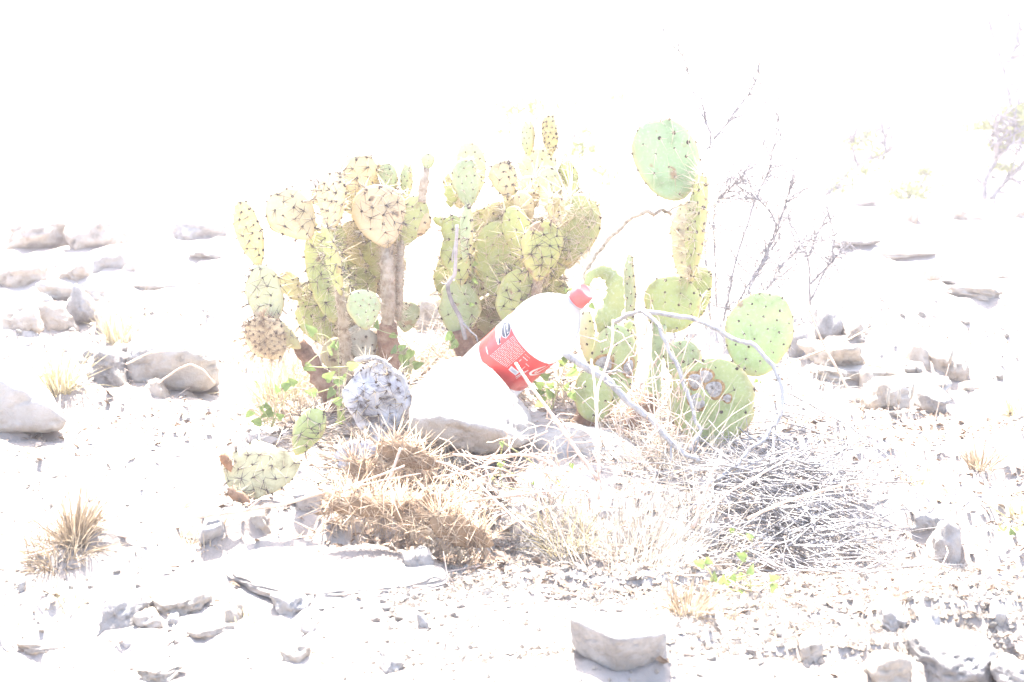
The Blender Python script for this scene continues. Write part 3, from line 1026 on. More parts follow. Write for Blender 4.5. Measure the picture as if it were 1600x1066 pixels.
    if spn:
        cnt = rg.poisson(spn * 1.35, len(Pa)) + 1
        ix = np.repeat(np.arange(len(Pa)), cnt)
        d = Na[ix] + rg.normal(size=(len(ix), 3)) * 0.7
        d[:, 2] -= 0.15
        l = sl * k * rg.uniform(0.35, 1.15, len(ix))
        mbs = MB()
        mbs.spines(Pa[ix] - org, d, l, sr * rg.uniform(0.8, 1.3, len(ix)))
        tag(mbs.build('spines', M[smat], o), kind='stuff')
        if smat == 'spine_dark' and spn >= 2 and pale > 0:
            ix = np.repeat(np.arange(len(Pa)), rg.poisson(pale, len(Pa)))
            if len(ix):
                d = Na[ix] + rg.normal(size=(len(ix), 3)) * 0.9
                mbs = MB()
                mbs.spines(Pa[ix] - org, d, sl * 1.25 * k * rg.uniform(0.5, 1.2, len(ix)), sr * 1.1)
                tag(mbs.build('spines', M['spine_pale'], o), kind='stuff')
    return o, (b3, u, s, nn, Ln, W, T, k)


def scar(parent, fr, tx, sx, rx, ry, thick=0.6):
    """raised round cork scar on the near face of a pad; tx along 0..1, sx across -1..1"""
    b3, u, s, nn, Ln, W, T, k = fr
    org = np.array(parent.parent.location)
    c = b3 + u * (tx * Ln) + s * (sx * W) + nn * (T * max(0.25, (1 - sx * sx)) ** 0.5 * 0.95 + 0.0006)
    for nm, f, hh, mt in (('scar_rim', 1.25, 0.0012, 'scar_rim'), ('scar', 0.95, 0.0024, 'scar')):
        nA = 22
        a = np.linspace(0, 2 * math.pi, nA, endpoint=False)
        jit = 1 + 0.08 * np.sin(a * 3 + tx * 9) + RNG.normal(size=nA) * 0.03
        rings = []
        for g_, z in ((1.0, -0.002), (0.93, hh * 0.8), (0.6, hh), (0.25, hh * 0.7)):
            rings.append(c + (np.cos(a) * rx * k * f * g_ * jit)[:, None] * s + (np.sin(a) * ry * k * f * g_ * jit)[:, None] * u + nn * z)
        V = np.concatenate(rings + [(c + nn * hh * 0.6)[None]]) - org
        q = np.concatenate([np.stack([r * nA + np.arange(nA), r * nA + (np.arange(nA) + 1) % nA, (r + 1) * nA + (np.arange(nA) + 1) % nA, (r + 1) * nA + np.arange(nA)], 1) for r in range(3)])
        t = np.stack([3 * nA + np.arange(nA), 3 * nA + (np.arange(nA) + 1) % nA, np.full(nA, 4 * nA)], 1)
        link(nm, new_mesh(nm, V, [t, q]), M[mt], parent)


def stem(parent, pts, rads, mat='cork', flat=0.8, name='stem', sides=10, spines=0, smat='spine_dark', sl=16, color=None):
    """pts: (px,py,Y); radius in pixels"""
    W = np.array([P(*p) for p in pts])
    R = np.array([r * mpp(p[2]) for r, p in zip(rads, pts)])
    n = (len(pts) - 1) * 5 + 1
    t0 = np.linspace(0, 1, len(pts))
    t1 = np.linspace(0, 1, n)
    Ws = np.stack([np.interp(t1, t0, W[:, i]) for i in range(3)], 1)
    for _ in range(2):
        Ws[1:-1] = (Ws[:-2] + 2 * Ws[1:-1] + Ws[2:]) / 4
    Rs = np.interp(t1, t0, R) * (1 + 0.10 * RNG.normal(size=n))
    org = np.array(parent.location)
    mb = MB()
    mb.tube(Ws - org, Rs, sides, flat, 0.07)
    o = mb.build(name, M[mat], parent, color=color)
    if spines:
        ix = RNG.integers(0, n, spines)
        d = RNG.normal(size=(spines, 3))
        d[:, 1] -= 0.3
        d /= np.linalg.norm(d, axis=1)[:, None]
        mb = MB()
        mb.spines(Ws[ix] + d * Rs[ix][:, None] * 0.8 - org + RNG.normal(size=(spines, 3)) * 0.001, d, sl * mpp(2.3) * RNG.uniform(.4, 1.1, spines), 0.0004)
        tag(mb.build('spines', M[smat], o), kind='stuff')
    return o


def cactus(px, py, label, Y=None):
    g = G(px, py) if Y is None else P(px, py, Y)
    return empty('prickly_pear', tuple(g), label, 'cactus', 'prickly pear cacti round the bottle')


# --- left outer cactus
A = cactus(510, 625, 'thin leaning prickly pear at the far left of the cacti, tall yellowish top pad')
pad(A, (406, 418), (376, 313), 46, 2.45, yaw=0.5, col=(0.50, 0.42, 0.20), spacing=14, spn=2, sl=18, smat='spine_dark', t0=.5, th=14)
pad(A, (424, 516), (406, 414), 60, 2.42, yaw=0.2, col=PALE, spn=4, sl=30, smat='spine_dark', t0=.5)
pad(A, (470, 545), (412, 498), 34, 2.40, yaw=0.4, col=TANG, spn=3, sl=24, smat='spine_dark', t0=.5, th=12)
stem(A, [(466, 536, 2.41), (490, 572, 2.42), (512, 612, 2.43), (520, 640, 2.45)], [11, 14, 13, 12], 'cork', 0.7)
pad(A, (440, 560), (392, 500), 66, 2.36, yaw=0.3, col=(0.50, 0.40, 0.26), mat='pad_dry', spn=9, sl=22, smat='spine_rust', spacing=10, wrinkle=.03, t0=.5)

F0 = cactus(780, 560, 'prickly pear behind the bottle with slim upright young pads on top')
# --- left main cactus
B = cactus(600, 600, 'broad prickly pear left of the bottle with big tan pads on a woody trunk')
pad(B, (575, 480), (556, 360), 66, 2.62, col=OLIVE, spn=3, smat='spine_dark', yaw=0.2)
pad(B, (522, 505), (492, 362), 64, 2.50, col=GREEN, spn=5, sl=38, smat='spine_dark', t0=.5, yaw=0.15)
pad(B, (486, 374), (430, 300), 76, 2.46, col=TAN, spn=3, sl=26, smat='spine_dark', yaw=-0.1)
pad(B, (516, 364), (520, 266), 62, 2.44, yaw=0.85, col=TAN, spn=3, sl=24, smat='spine_dark', spacing=15)
pad(B, (566, 302), (556, 242), 66, 2.55, col=TAN, spn=5, sl=30, smat='spine_dark', yaw=.2)
pad(B, (606, 388), (579, 290), 84, 2.47, col=(0.52, 0.40, 0.25), spn=4, sl=28, smat='spine_dark', yaw=-.15)
pad(B, (613, 300), (602, 254), 30, 2.56, col=BGREEN, spn=2, sl=12, spacing=9, areole_r=1.7, t0=.5)
pad(B, (634, 312), (637, 255), 26, 2.56, yaw=0.95, col=BGREEN, spn=2, sl=12, spacing=9, areole_r=1.7, t0=.5)
pad(B, (624, 388), (654, 306), 54, 2.50, col=(0.33, 0.34, 0.15), spn=2, sl=24, smat='spine_pale', yaw=-0.4)
pad(B, (650, 372), (668, 332), 22, 2.51, col=TAN, mat='pad_dry', spn=2, sl=14, wrinkle=.05, spacing=11)
stem(B, [(658, 316, 2.5), (662, 288, 2.5), (667, 262, 2.51)], [8, 8, 5], 'husk', 0.8, spines=40, sl=12)
pad(B, (667, 266), (669, 238), 22, 2.51, col=BGREEN, spn=1, sl=8, spacing=9, areole_r=1.4)
pad(B, (534, 462), (507, 352), 44, 2.40, yaw=1.15, col=YGREEN, spn=3, sl=26, smat='spine_dark', t0=.5, th=14)
stem(B, [(528, 440, 2.41), (534, 480, 2.42), (540, 540, 2.46), (545, 600, 2.5)], [7, 8, 9, 10], 'husk', 0.8, spines=400, smat='spine_pale', sl=26)
pad(B, (505, 300), (490, 262), 24, 2.52, col=(0.10, 0.10, 0.10), mat='pad_dead', spn=2, sl=10, wrinkle=.06)
pad(B, (600, 440), (586, 372), 46, 2.58, col=OLIVE, mat='pad_dry', spn=6, sl=20, smat='spine_dark', wrinkle=.03)
stem(B, [(606, 355, 2.53), (605, 385, 2.485), (606, 420, 2.46), (607, 470, 2.46), (605, 512, 2.47)], [10, 14, 16, 18, 15], 'husk', 0.7, spines=1000, smat='spine_rust', sl=26, name='trunk')
stem(B, [(605, 505, 2.465), (606, 535, 2.47), (612, 565, 2.48), (612, 610, 2.5)], [13, 15, 16, 16], 'cork', 0.8, name='trunk')
stem(B, [(628, 360, 2.53), (626, 385, 2.49), (624, 440, 2.475), (622, 500, 2.48)], [5, 7, 8, 7], 'husk', 0.8, spines=700, smat='spine_pale', sl=28, name='trunk')
pad(B, (573, 516), (560, 453), 54, 2.38, col=BGREEN, spn=2, sl=12, spacing=12, yaw=-.15, areole_r=2.2)
pad(B, (575, 566), (556, 508), 52, 2.48, col=(0.34, 0.32, 0.26), mat='pad_dry', spn=1, sl=12, smat='spine_dark', wrinkle=.03)
pad(B, (548, 590), (516, 530), 50, 2.52, col=(0.30, 0.26, 0.16), mat='pad_dry', spn=2, sl=14, smat='spine_dark', wrinkle=.03)
pad(B, (630, 600), (626, 540), 44, 2.50, col=(0.26, 0.24, 0.13), spn=1, sl=14)
pad(B, (632, 520), (642, 470), 40, 2.60, col=(0.28, 0.30, 0.18), spn=2, sl=14)

for (b, t, w, Y, c, mt, sm) in (((560, 500), (540, 385), 84, 2.66, OLIVE, 'pad', 'spine_pale'), ((610, 470), (594, 392), 70, 2.64, (0.30, 0.26, 0.16), 'pad_dry', 'spine_pale'), ((510, 540), (476, 440), 70, 2.60, GREEN, 'pad', 'spine_pale'),
                                ((560, 560), (530, 480), 70, 2.64, (0.30, 0.27, 0.16), 'pad_dry', 'spine_rust'), ((575, 420), (545, 345), 60, 2.60, TANG, 'pad_dry', 'spine_pale'), ((600, 330), (566, 270), 56, 2.62, TAN, 'pad', 'spine_pale'),
                                ((530, 330), (500, 282), 50, 2.60, TAN, 'pad_dry', 'spine_dark'), ((590, 580), (580, 520), 70, 2.66, (0.24, 0.18, 0.11), 'pad_dry', 'spine_rust'), ((470, 470), (440, 425), 34, 2.5, TANG, 'pad_dry', 'spine_pale')):
    pad(B, b, t, w, Y, yaw=random.uniform(-.4, .4), col=c, mat=mt, spn=6, sl=36, smat=sm, wrinkle=.03, rag=.12, spacing=14)
for (x0, x1, y0, y1, prt, nn2) in ((480, 640, 300, 430, B, 9), (700, 910, 310, 420, F0, 13)):
    for q2 in range(nn2):
        x, y = random.uniform(x0, x1), random.uniform(y0, y1)
        hgt = random.uniform(36, 62)
        pad(prt, (x, y), (x + random.uniform(-22, 22), y - hgt), hgt * random.uniform(.5, .75), 2.57 + random.uniform(-.03, .05), yaw=random.uniform(-.9, .9), col=random.choice((GREEN, TANG, PALE, TAN, YGREEN)),
            mat=random.choice(('pad', 'pad_dry')), spn=5, sl=34, smat=random.choice(('spine_pale', 'spine_pale', 'spine_dark')), wrinkle=.03, rag=.14, spacing=12, areole_r=2.0, bite=.5)
# --- dead grey pads between left cactus and boulder
C_ = empty('dead_cactus_pads', tuple(P(590, 690, 2.2)), 'shrivelled grey dead cactus pads left of the boulder', 'dead cactus', 'dead cactus remains')
pad(C_, (600, 694), (588, 564), 100, 2.14, yaw=0.2, mat='pad_dead', rag=.2, bite=1, spn=4, sl=26, smat='spine_dark', wrinkle=.08, col=(1, 1, 1), spacing=16, t0=.5)
pad(C_, (560, 745), (545, 690), 66, 1.96, yaw=-0.2, mat='pad_dead', rag=.22, bite=1, spn=4, sl=22, smat='spine_dark', wrinkle=.09, col=(1, 1, 1), spacing=15)
pad(C_, (632, 660), (618, 590), 48, 2.25, yaw=0.5, mat='pad_dead', rag=.22, bite=1, spn=3, sl=22, smat='spine_dark', wrinkle=.09, col=(1, 1, 1), spacing=15)

# --- fallen pale pad at lower left with its green neighbour
D = empty('fallen_prickly_pear', tuple(P(440, 770, 1.88)), 'fallen prickly pear with a large pale pad above the eroded bank', 'cactus', 'dead cactus remains')
pad(D, (470, 722), (350, 744), 94, 1.90, lean=-0.03, yaw=0.15, col=(0.42, 0.40, 0.25), mat='pad_dry', rag=.12, spn=4, sl=26, smat='spine_dark', spacing=19, wrinkle=.02, th=13)
pad(D, (462, 712), (500, 638), 48, 1.98, col=(0.30, 0.35, 0.15), spn=4, sl=28, smat='spine_dark', yaw=-.2)
pad(D, (362, 738), (346, 708), 16, 1.86, col=(0.25, 0.14, 0.08), mat='pad_dry', spn=3, sl=14, smat='spine_dark', wrinkle=.06)
pad(D, (392, 786), (356, 764), 20, 1.84, col=(0.22, 0.14, 0.09), mat='pad_dry', spn=5, sl=16, smat='spine_rust', wrinkle=.06)

# --- dead brown spiny pads in front of the boulder
E_ = empty('dead_spiny_pads', tuple(P(640, 830, 1.77)), 'rust-brown dead prickly pear pads bristling with spines before the boulder', 'dead cactus', 'dead cactus remains')
for (b, t, w, Y, n_) in (((690, 728), (588, 698), 40, 1.92, 9), ((610, 742), (545, 728), 34, 1.90, 6), ((640, 800), (512, 786), 38, 1.78, 8), ((700, 826), (610, 794), 40, 1.765, 8),
                         ((772, 852), (672, 812), 46, 1.755, 9), ((722, 800), (660, 778), 30, 1.80, 6)):
    pad(E_, b, t, w, Y, yaw=0.0, lean=random.uniform(-.03, .03), col=(0.22, 0.15, 0.09), mat='pad_dry', spn=7, sl=56, smat='spine_rust', spacing=17, wrinkle=.06, both=True, sr=0.00075, th=18, rag=.12)
mb = MB()
n = 260
tq = RNG.uniform(0, 1, n)
cp = np.array([P(a_ + RNG.normal() * 8, b_ + RNG.normal() * 8, 1.77) for a_, b_ in zip(510 + 250 * tq, 792 + 55 * tq ** 1.6)])
cp[:, 1] += RNG.normal(size=n) * 0.03
d = RNG.normal(size=(n, 3))
d[:, 2] += 0.1
d[:, 1] -= 0.4
mb.spines(cp - np.array(E_.location), d, RNG.uniform(0.02, 0.065, n), 0.0006)
tag(mb.build('loose_spines', M['spine_rust'], E_), kind='stuff')

for (b, t, w, Y) in (((700, 758), (610, 742), 44, 1.96), ((780, 752), (690, 738), 46, 2.0), ((660, 765), (560, 758), 40, 1.93), ((770, 790), (700, 765), 40, 1.94)):  # extra dark pads, added to deepen the shade under the boulder
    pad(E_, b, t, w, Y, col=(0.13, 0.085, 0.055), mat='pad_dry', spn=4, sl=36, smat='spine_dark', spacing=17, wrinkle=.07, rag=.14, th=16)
# --- middle cactus behind the bottle
F_ = F0
pad(F_, (735, 322), (732, 220), 46, 2.66, col=PALE, spn=2, sl=14, spacing=14, areole_r=2, yaw=.1)
pad(F_, (733, 326), (727, 248), 46, 2.50, col=BGREEN, spn=2, sl=14, spacing=13, areole_r=2.1)
pad(F_, (796, 310), (780, 251), 44, 2.55, col=TAN, spn=3, sl=18, smat='spine_dark', spacing=13)
pad(F_, (826, 244), (824, 188), 28, 2.62, yaw=.8, col=BGREEN, spn=2, sl=12, spacing=9, areole_r=1.7, t0=.5)
pad(F_, (862, 244), (856, 179), 34, 2.60, yaw=.9, col=(0.42, 0.38, 0.20), mat='pad_dry', spn=3, sl=12, spacing=9, smat='spine_dark', areole_r=2, t0=.5)
pad(F_, (855, 330), (857, 260), 38, 2.54, col=PALE, spn=2, sl=14, spacing=12, areole_r=2)
pad(F_, (846, 300), (842, 230), 60, 2.68, col=(0.5, 0.47, 0.3), spn=3, sl=24, spacing=14)
pad(F_, (728, 412), (731, 318), 38, 2.46, yaw=1.1, col=BGREEN, spn=2, sl=20, smat='spine_dark', t0=.5, th=12)
pad(F_, (722, 446), (706, 336), 56, 2.55, yaw=.4, col=GREEN, spn=3, sl=30, smat='spine_dark', t0=.5)
pad(F_, (716, 530), (716, 436), 66, 2.57, col=(0.30, 0.34, 0.18), spn=2, sl=20, smat='spine_dark', t0=.5, mat='pad')
pad(F_, (780, 470), (778, 345), 78, 2.58, col=GREEN, spn=5, sl=40, smat='spine_pale', t0=.5)
pad(F_, (816, 410), (800, 322), 46, 2.50, yaw=.3, col=YGREEN, spn=3, sl=28, smat='spine_pale')
pad(F_, (840, 440), (852, 345), 66, 2.46, col=YGREEN, spn=5, sl=32, smat='spine_dark', yaw=-.15, t0=.55)
pad(F_, (884, 414), (914, 304), 72, 2.50, col=OLIVE, spn=7, sl=62, smat='spine_pale', yaw=.2, sr=.0006)
pad(F_, (800, 520), (818, 420), 66, 2.52, col=GREEN, spn=4, sl=30, smat='spine_dark', t0=.5)
pad(F_, (860, 440), (866, 398), 40, 2.56, col=OLIVE, mat='pad_dry', spn=3, sl=20, smat='spine_dark')
pad(F_, (830, 345), (810, 300), 30, 2.52, col=TAN, mat='pad_dry', spn=2, sl=14, wrinkle=.05)
pad(F_, (697, 356), (678, 338), 14, 2.56, col=GREEN, spn=1, sl=8, spacing=8, areole_r=1.4)
pad(F_, (864, 345), (872, 306), 26, 2.44, col=TANG, mat='pad_dry', spn=9, sl=30, smat='spine_pale', wrinkle=.05, spacing=10)
for (b, t, w, Y, c, mt, sm) in (((770, 430), (752, 325), 76, 2.66, GREEN, 'pad', 'spine_pale'), ((850, 450), (838, 340), 84, 2.62, OLIVE, 'pad', 'spine_pale'), ((890, 420), (880, 312), 70, 2.62, (0.30, 0.30, 0.14), 'pad', 'spine_pale'),
                                ((740, 470), (745, 395), 66, 2.60, GREEN, 'pad', 'spine_pale'), ((800, 400), (770, 315), 60, 2.60, TANG, 'pad_dry', 'spine_pale'), ((700, 480), (700, 400), 50, 2.62, GREEN, 'pad', 'spine_pale'),
                                ((790, 540), (765, 460), 80, 2.64, (0.28, 0.27, 0.15), 'pad_dry', 'spine_rust'), ((745, 560), (745, 490), 66, 2.66, (0.28, 0.20, 0.13), 'pad_dry', 'spine_rust'), ((860, 500), (868, 430), 50, 2.66, OLIVE, 'pad', 'spine_dark'), ((830, 330), (822, 275), 44, 2.64, TAN, 'pad', 'spine_pale')):
    pad(F_, b, t, w, Y, yaw=random.uniform(-.4, .4), col=c, mat=mt, spn=6, sl=44, smat=sm, wrinkle=.03, rag=.12, spacing=14)
stem(F_, [(842, 435, 2.5), (838, 460, 2.5), (830, 520, 2.5), (815, 580, 2.5)], [9, 8, 10, 12], 'husk', .8, spines=400, smat='spine_dark')
stem(F_, [(718, 515, 2.57), (730, 560, 2.57), (740, 610, 2.57)], [18, 16, 16], 'cork', .8)
stem(F_, [(800, 510, 2.52), (790, 560, 2.52), (780, 610, 2.52)], [16, 14, 16], 'cork', .8)

# --- right cactus with the scarred pads
H_ = cactus(925, 655, 'scarred prickly pear right of the bottle cap with a bitten hook-shaped top pad')
stem(H_, [(917, 446, 2.26), (922, 428, 2.27), (942, 423, 2.28), (958, 434, 2.28), (963, 456, 2.28), (957, 482, 2.28), (947, 500, 2.27), (945, 522, 2.27)], [4, 8, 11, 14, 16, 19, 18, 10], 'pad', 0.38, name='bitten_pad', sides=14, color=(0.29, 0.31, 0.12))
o7, fr7 = pad(H_, (940, 640), (968, 508), 76, 2.26, col=(0.28, 0.32, 0.15), spn=1, sl=18, spacing=22, t0=.62, pb=2.0, bite=0)
scar(o7, fr7, 0.52, -0.28, 14, 16)
scar(o7, fr7, 0.55, 0.72, 8, 14)
pad(H_, (930, 660), (928, 572), 62, 2.24, col=(0.30, 0.34, 0.15), spn=1, sl=14, spacing=22, t0=.5, pb=2.0)
pad(H_, (920, 570), (916, 485), 26, 2.30, yaw=.3, col=PALE, spn=1, sl=12, spacing=14, t0=.5)
pad(H_, (985, 520), (984, 396), 26, 2.40, yaw=.9, col=BGREEN, spn=2, sl=12, spacing=13, t0=.5, th=11)
pad(H_, (975, 560), (986, 500), 26, 2.33, yaw=.6, col=GREEN, spn=1, sl=12, t0=.5)
stem(H_, [(930, 625, 2.26), (915, 645, 2.26), (910, 680, 2.27)], [17, 20, 21], 'cork', .8)

K_ = cactus(1000, 670, 'tall prickly pear with a big blue-green pad high on the right of the cacti')
pad(K_, (1066, 312), (1016, 187), 100, 2.44, yaw=-.15, col=(0.23, 0.315, 0.175), spn=3, sl=34, smat='spine_pale', spacing=25, areole_r=3, t0=.52, pb=1.9, bite=0)
pad(K_, (1080, 440), (1097, 268), 66, 2.40, yaw=1.18, col=YGREEN, spn=5, sl=40, smat='spine_pale', spacing=16, areole_r=3, t0=.5, th=18)
pad(K_, (1068, 440), (1070, 318), 46, 2.46, yaw=.4, col=(0.50, 0.46, 0.28), spn=7, sl=40, smat='spine_pale', spacing=14, wrinkle=.03)
pad(K_, (1046, 520), (1052, 430), 88, 2.42, col=GREEN, spn=2, sl=24, t0=.5, spacing=19, pb=2)
pad(K_, (1088, 500), (1100, 416), 44, 2.47, yaw=.3, col=GREEN, spn=2, sl=30, t0=.5)
stem(K_, [(1032, 508, 2.40), (1026, 560, 2.39), (1018, 630, 2.37)], [11, 12, 13], 'pad', .7, name='stem', color=(0.30, 0.33, 0.17), spines=14, sl=14)
stem(K_, [(1020, 620, 2.37), (1000, 645, 2.36), (985, 690, 2.35)], [15, 22, 24], 'cork', .8)

Q_ = cactus(1110, 688, 'low prickly pear with a round pad marked by ring scars on the right')
o10, fr10 = pad(Q_, (1112, 696), (1118, 560), 138, 2.24, col=(0.27, 0.31, 0.13), spn=1, sl=16, smat='spine_dark', spacing=34, t0=.5, pb=2.0, areole_r=3.2, bite=0)
for (tx, sx, r_) in ((0.74, -0.42, 13), (0.80, -0.20, 11), (0.66, 0.0, 14), (0.52, -0.36, 14), (0.56, 0.30, 7)):
    scar(o10, fr10, tx, sx, r_, r_)
pad(Q_, (1172, 588), (1206, 456), 104, 2.30, col=(0.32, 0.40, 0.18), spn=1, sl=16, smat='spine_pale', spacing=20, areole_r=2.5, t0=.52, pb=1.9, bite=0)
pad(Q_, (1070, 600), (1062, 530), 60, 2.36, col=(0.33, 0.37, 0.2), spn=1, sl=18, t0=.5)
stem(Q_, [(1075, 600, 2.33), (1062, 625, 2.33), (1055, 665, 2.33)], [14, 12, 12], 'cork', .8)

# ------------------------------------------------------------------ plastic bottle
axd = np.array([0.656, 0, 0]) + UPV * 0.586 - FWD * 0.476
axd /= np.linalg.norm(axd)
CAPTOP = P(917, 454, 2.17)
BL = 0.318
BASE = CAPTOP - axd * BL
bot = empty('plastic_bottle', tuple(BASE), 'clear plastic soda bottle with red label and red cap on the boulder', 'bottle')
toV = CAMP - (BASE + axd * 0.16)
e1 = toV - axd * (toV @ axd)
e1 /= np.linalg.norm(e1)
e2 = np.cross(axd, e1)


def lathe(prof, nA=56, th=None, ribs=0, ribd=0):
    a = np.linspace(0, 2 * math.pi, nA, endpoint=False)
    V = []
    for (s_, r_) in prof:
        rr = r_ * (1 + ribd * np.sign(np.sin(a * ribs))) if ribs else r_ * np.ones(nA)
        V.append(axd * s_ + (np.cos(a) * rr)[:, None] * e1 + (np.sin(a) * rr)[:, None] * e2)
    V = np.concatenate(V)
    n = len(prof)
    ii, jj = np.meshgrid(np.arange(n - 1), np.arange(nA), indexing='ij')
    q = np.stack([ii * nA + jj, ii * nA + (jj + 1) % nA, (ii + 1) * nA + (jj + 1) % nA, (ii + 1) * nA + jj], -1).reshape(-1, 4)
    return V, q


R0 = 0.0535
S0, S1 = 0.122, 0.197


def smooth_prof(pr, n=60):
    pr = np.array(pr)
    t0 = np.concatenate([[0], np.cumsum(np.linalg.norm(np.diff(pr, axis=0), axis=1))])
    t = np.linspace(0, t0[-1], n)
    out = np.stack([np.interp(t, t0, pr[:, i]) for i in range(2)], 1)
    for _ in range(3):
        out[1:-1] = (out[:-2] + 2 * out[1:-1] + out[2:]) / 4
    return out


bp_ = smooth_prof([(0.012, 0.0), (0.006, 0.02), (0.0, 0.034), (0.006, 0.044), (0.022, 0.051), (0.05, R0), (0.07, 0.0522), (0.09, R0), (0.115, R0), (0.120, 0.0515), (0.200, 0.0515), (0.206, R0),
                   (0.225, 0.0530), (0.243, 0.0490), (0.258, 0.0415), (0.270, 0.0315), (0.279, 0.0225), (0.286, 0.0160), (0.293, 0.0138), (0.300, 0.0136)], 90)
V, q = lathe(bp_)
link('body', new_mesh('body', V, q), M['pet'], bot)
V, q = lathe([(0.2915, 0.0130), (0.2918, 0.0172), (0.2935, 0.0175), (0.2942, 0.0130)], 40)
link('neck_ring', new_mesh('neck_ring', V, q), M['pet'], bot)
V, q = lathe([(S0, 0.0517), (S0 + .001, 0.0523), (0.15, 0.0524), (0.18, 0.0524), (S1 - .001, 0.0523), (S1, 0.0517)], 72)
lab_o = link('label', new_mesh('label', V, q), M['red'], bot)
lab_o['label'] = 'red wrap label printed with white script, fine text and a black octagon'
V, q = lathe([(0.2955, 0.0120), (0.2955, 0.0158), (0.2962, 0.0162), (0.3125, 0.0158), (0.3160, 0.0150), (0.3178, 0.0125), (0.3172, 0.0118), (0.3172, 0.0)], 96, ribs=48, ribd=0.010)
capo = link('cap', new_mesh('cap', V, q), M['cap'], bot)
V, q = lathe([(0.2938, 0.0130), (0.2938, 0.0163), (0.2952, 0.0163), (0.2952, 0.0130)], 48)
link('tamper_ring', new_mesh('tamper_ring', V, q), M['cap'], bot)

RL = 0.0526


def lab_uv(px, py):
    """picture point -> (angle, height) on the label cylinder"""
    r = ray(px, py)
    o = CAMP - BASE
    rp = r - axd * (r @ axd)
    op = o - axd * (o @ axd)
    a_, b_, c_ = rp @ rp, 2 * rp @ op, op @ op - RL * RL
    disc = b_ * b_ - 4 * a_ * c_
    t = (-b_ - math.sqrt(disc)) / (2 * a_) if disc > 0 else -b_ / (2 * a_)
    p = o + r * t
    return math.atan2(p @ e2, p @ e1), p @ axd


def cyl(phi, s, off=0.0):
    phi, s = np.asarray(phi, float), np.asarray(s, float)
    return axd * s[:, None] + ((np.cos(phi))[:, None] * e1 + (np.sin(phi))[:, None] * e2) * (RL + off)


def print_poly(name, phis, ss, mat, off):
    """fan-filled printed patch, subdivided enough to lie on the film"""
    c = (np.mean(phis), np.mean(ss))
    ph, s_ = [c[0]], [c[1]]
    n = len(phis)
    K = 4
    for k in range(1, K + 1):
        for i in range(n):
            ph.append(c[0] + (phis[i] - c[0]) * k / K)
            s_.append(c[1] + (ss[i] - c[1]) * k / K)
    V = cyl(ph, s_, off)
    t = np.array([[0, 1 + i, 1 + (i + 1) % n] for i in range(n)])
    q = np.array([[1 + k * n + i, 1 + (k + 1) * n + i, 1 + (k + 1) * n + (i + 1) % n, 1 + k * n + (i + 1) % n] for k in range(K - 1) for i in range(n)])
    return link(name, new_mesh(name, V, [t, q]), M[mat], lab_o)


def densify(pts, m=4):
    out = []
    for i in range(len(pts)):
        a, b = np.array(pts[i]), np.array(pts[(i + 1) % len(pts)])
        for k in range(m):
            out.append(tuple(a + (b - a) * k / m))
    return out


def rects(name, rs, mat, off):
    """many small printed dashes: (phi, s, halfwidth along s, halfwidth along phi*R, angle)"""
    V, q = [], []
    for (ph, s_, l_, h_, ang) in rs:
        for k, (a, b) in enumerate(((-1, -1), (1, -1), (1, 1), (-1, 1))):
            ds = a * l_ * math.cos(ang) - b * h_ * math.sin(ang)
            dp = (a * l_ * math.sin(ang) + b * h_ * math.cos(ang)) / RL
            V.append((ph + dp, s_ + ds))
        q.append([len(V) - 4, len(V) - 3, len(V) - 2, len(V) - 1])
    V = np.array(V)
    return link(name, new_mesh(name, cyl(V[:, 0], V[:, 1], off), np.array(q)), M[mat], lab_o)


def zl(x, y):      # point of the enlarged label view -> picture point
    return lab_uv(740 + x / 7.614, 470 + y / 7.614)


def poly_from(name, pts, mat, off, m=3):
    uv = [zl(*p) for p in pts]
    uv = densify(uv, m)
    return print_poly(name, [a for a, b in uv], [b for a, b in uv], mat, off)


# the strip and octagon seal
poly_from('printed_panel', [(300, 245), (340, 200), (420, 150), (405, 220), (352, 262), (330, 320), (322, 385), (318, 440), (322, 512), (290, 525), (268, 450), (265, 370), (275, 300)], 'ink_white', 0.00010)
poly_from('printed_strip', [(292, 300), (312, 262), (318, 300), (306, 380), (306, 430), (290, 430), (284, 370)], 'ink_grey', 0.00018)
poly_from('printed_block', [(296, 440), (312, 440), (324, 500), (300, 520)], 'ink_black', 0.00018)
oc = [(352, 262), (405, 242), (436, 262), (448, 320), (428, 400), (385, 450), (340, 430), (328, 370)]
poly_from('octagon_border', oc, 'ink_white', 0.00022)
cx_, cy_ = np.mean([p[0] for p in oc]), np.mean([p[1] for p in oc])
poly_from('octagon_seal', [(cx_ + (x - cx_) * 0.92, cy_ + (y - cy_) * 0.92) for x, y in oc], 'ink_black', 0.00034)
poly_from('octagon_bar', [(367, 292), (374, 287), (389, 428), (382, 432)], 'ink_white', 0.00046, 2)
poly_from('octagon_bar', [(388, 278), (410, 266), (416, 382), (404, 392)], 'ink_white', 0.00046, 2)
poly_from('octagon_bar', [(393, 287), (405, 280), (411, 375), (403, 382)], 'ink_black', 0.00056, 2)
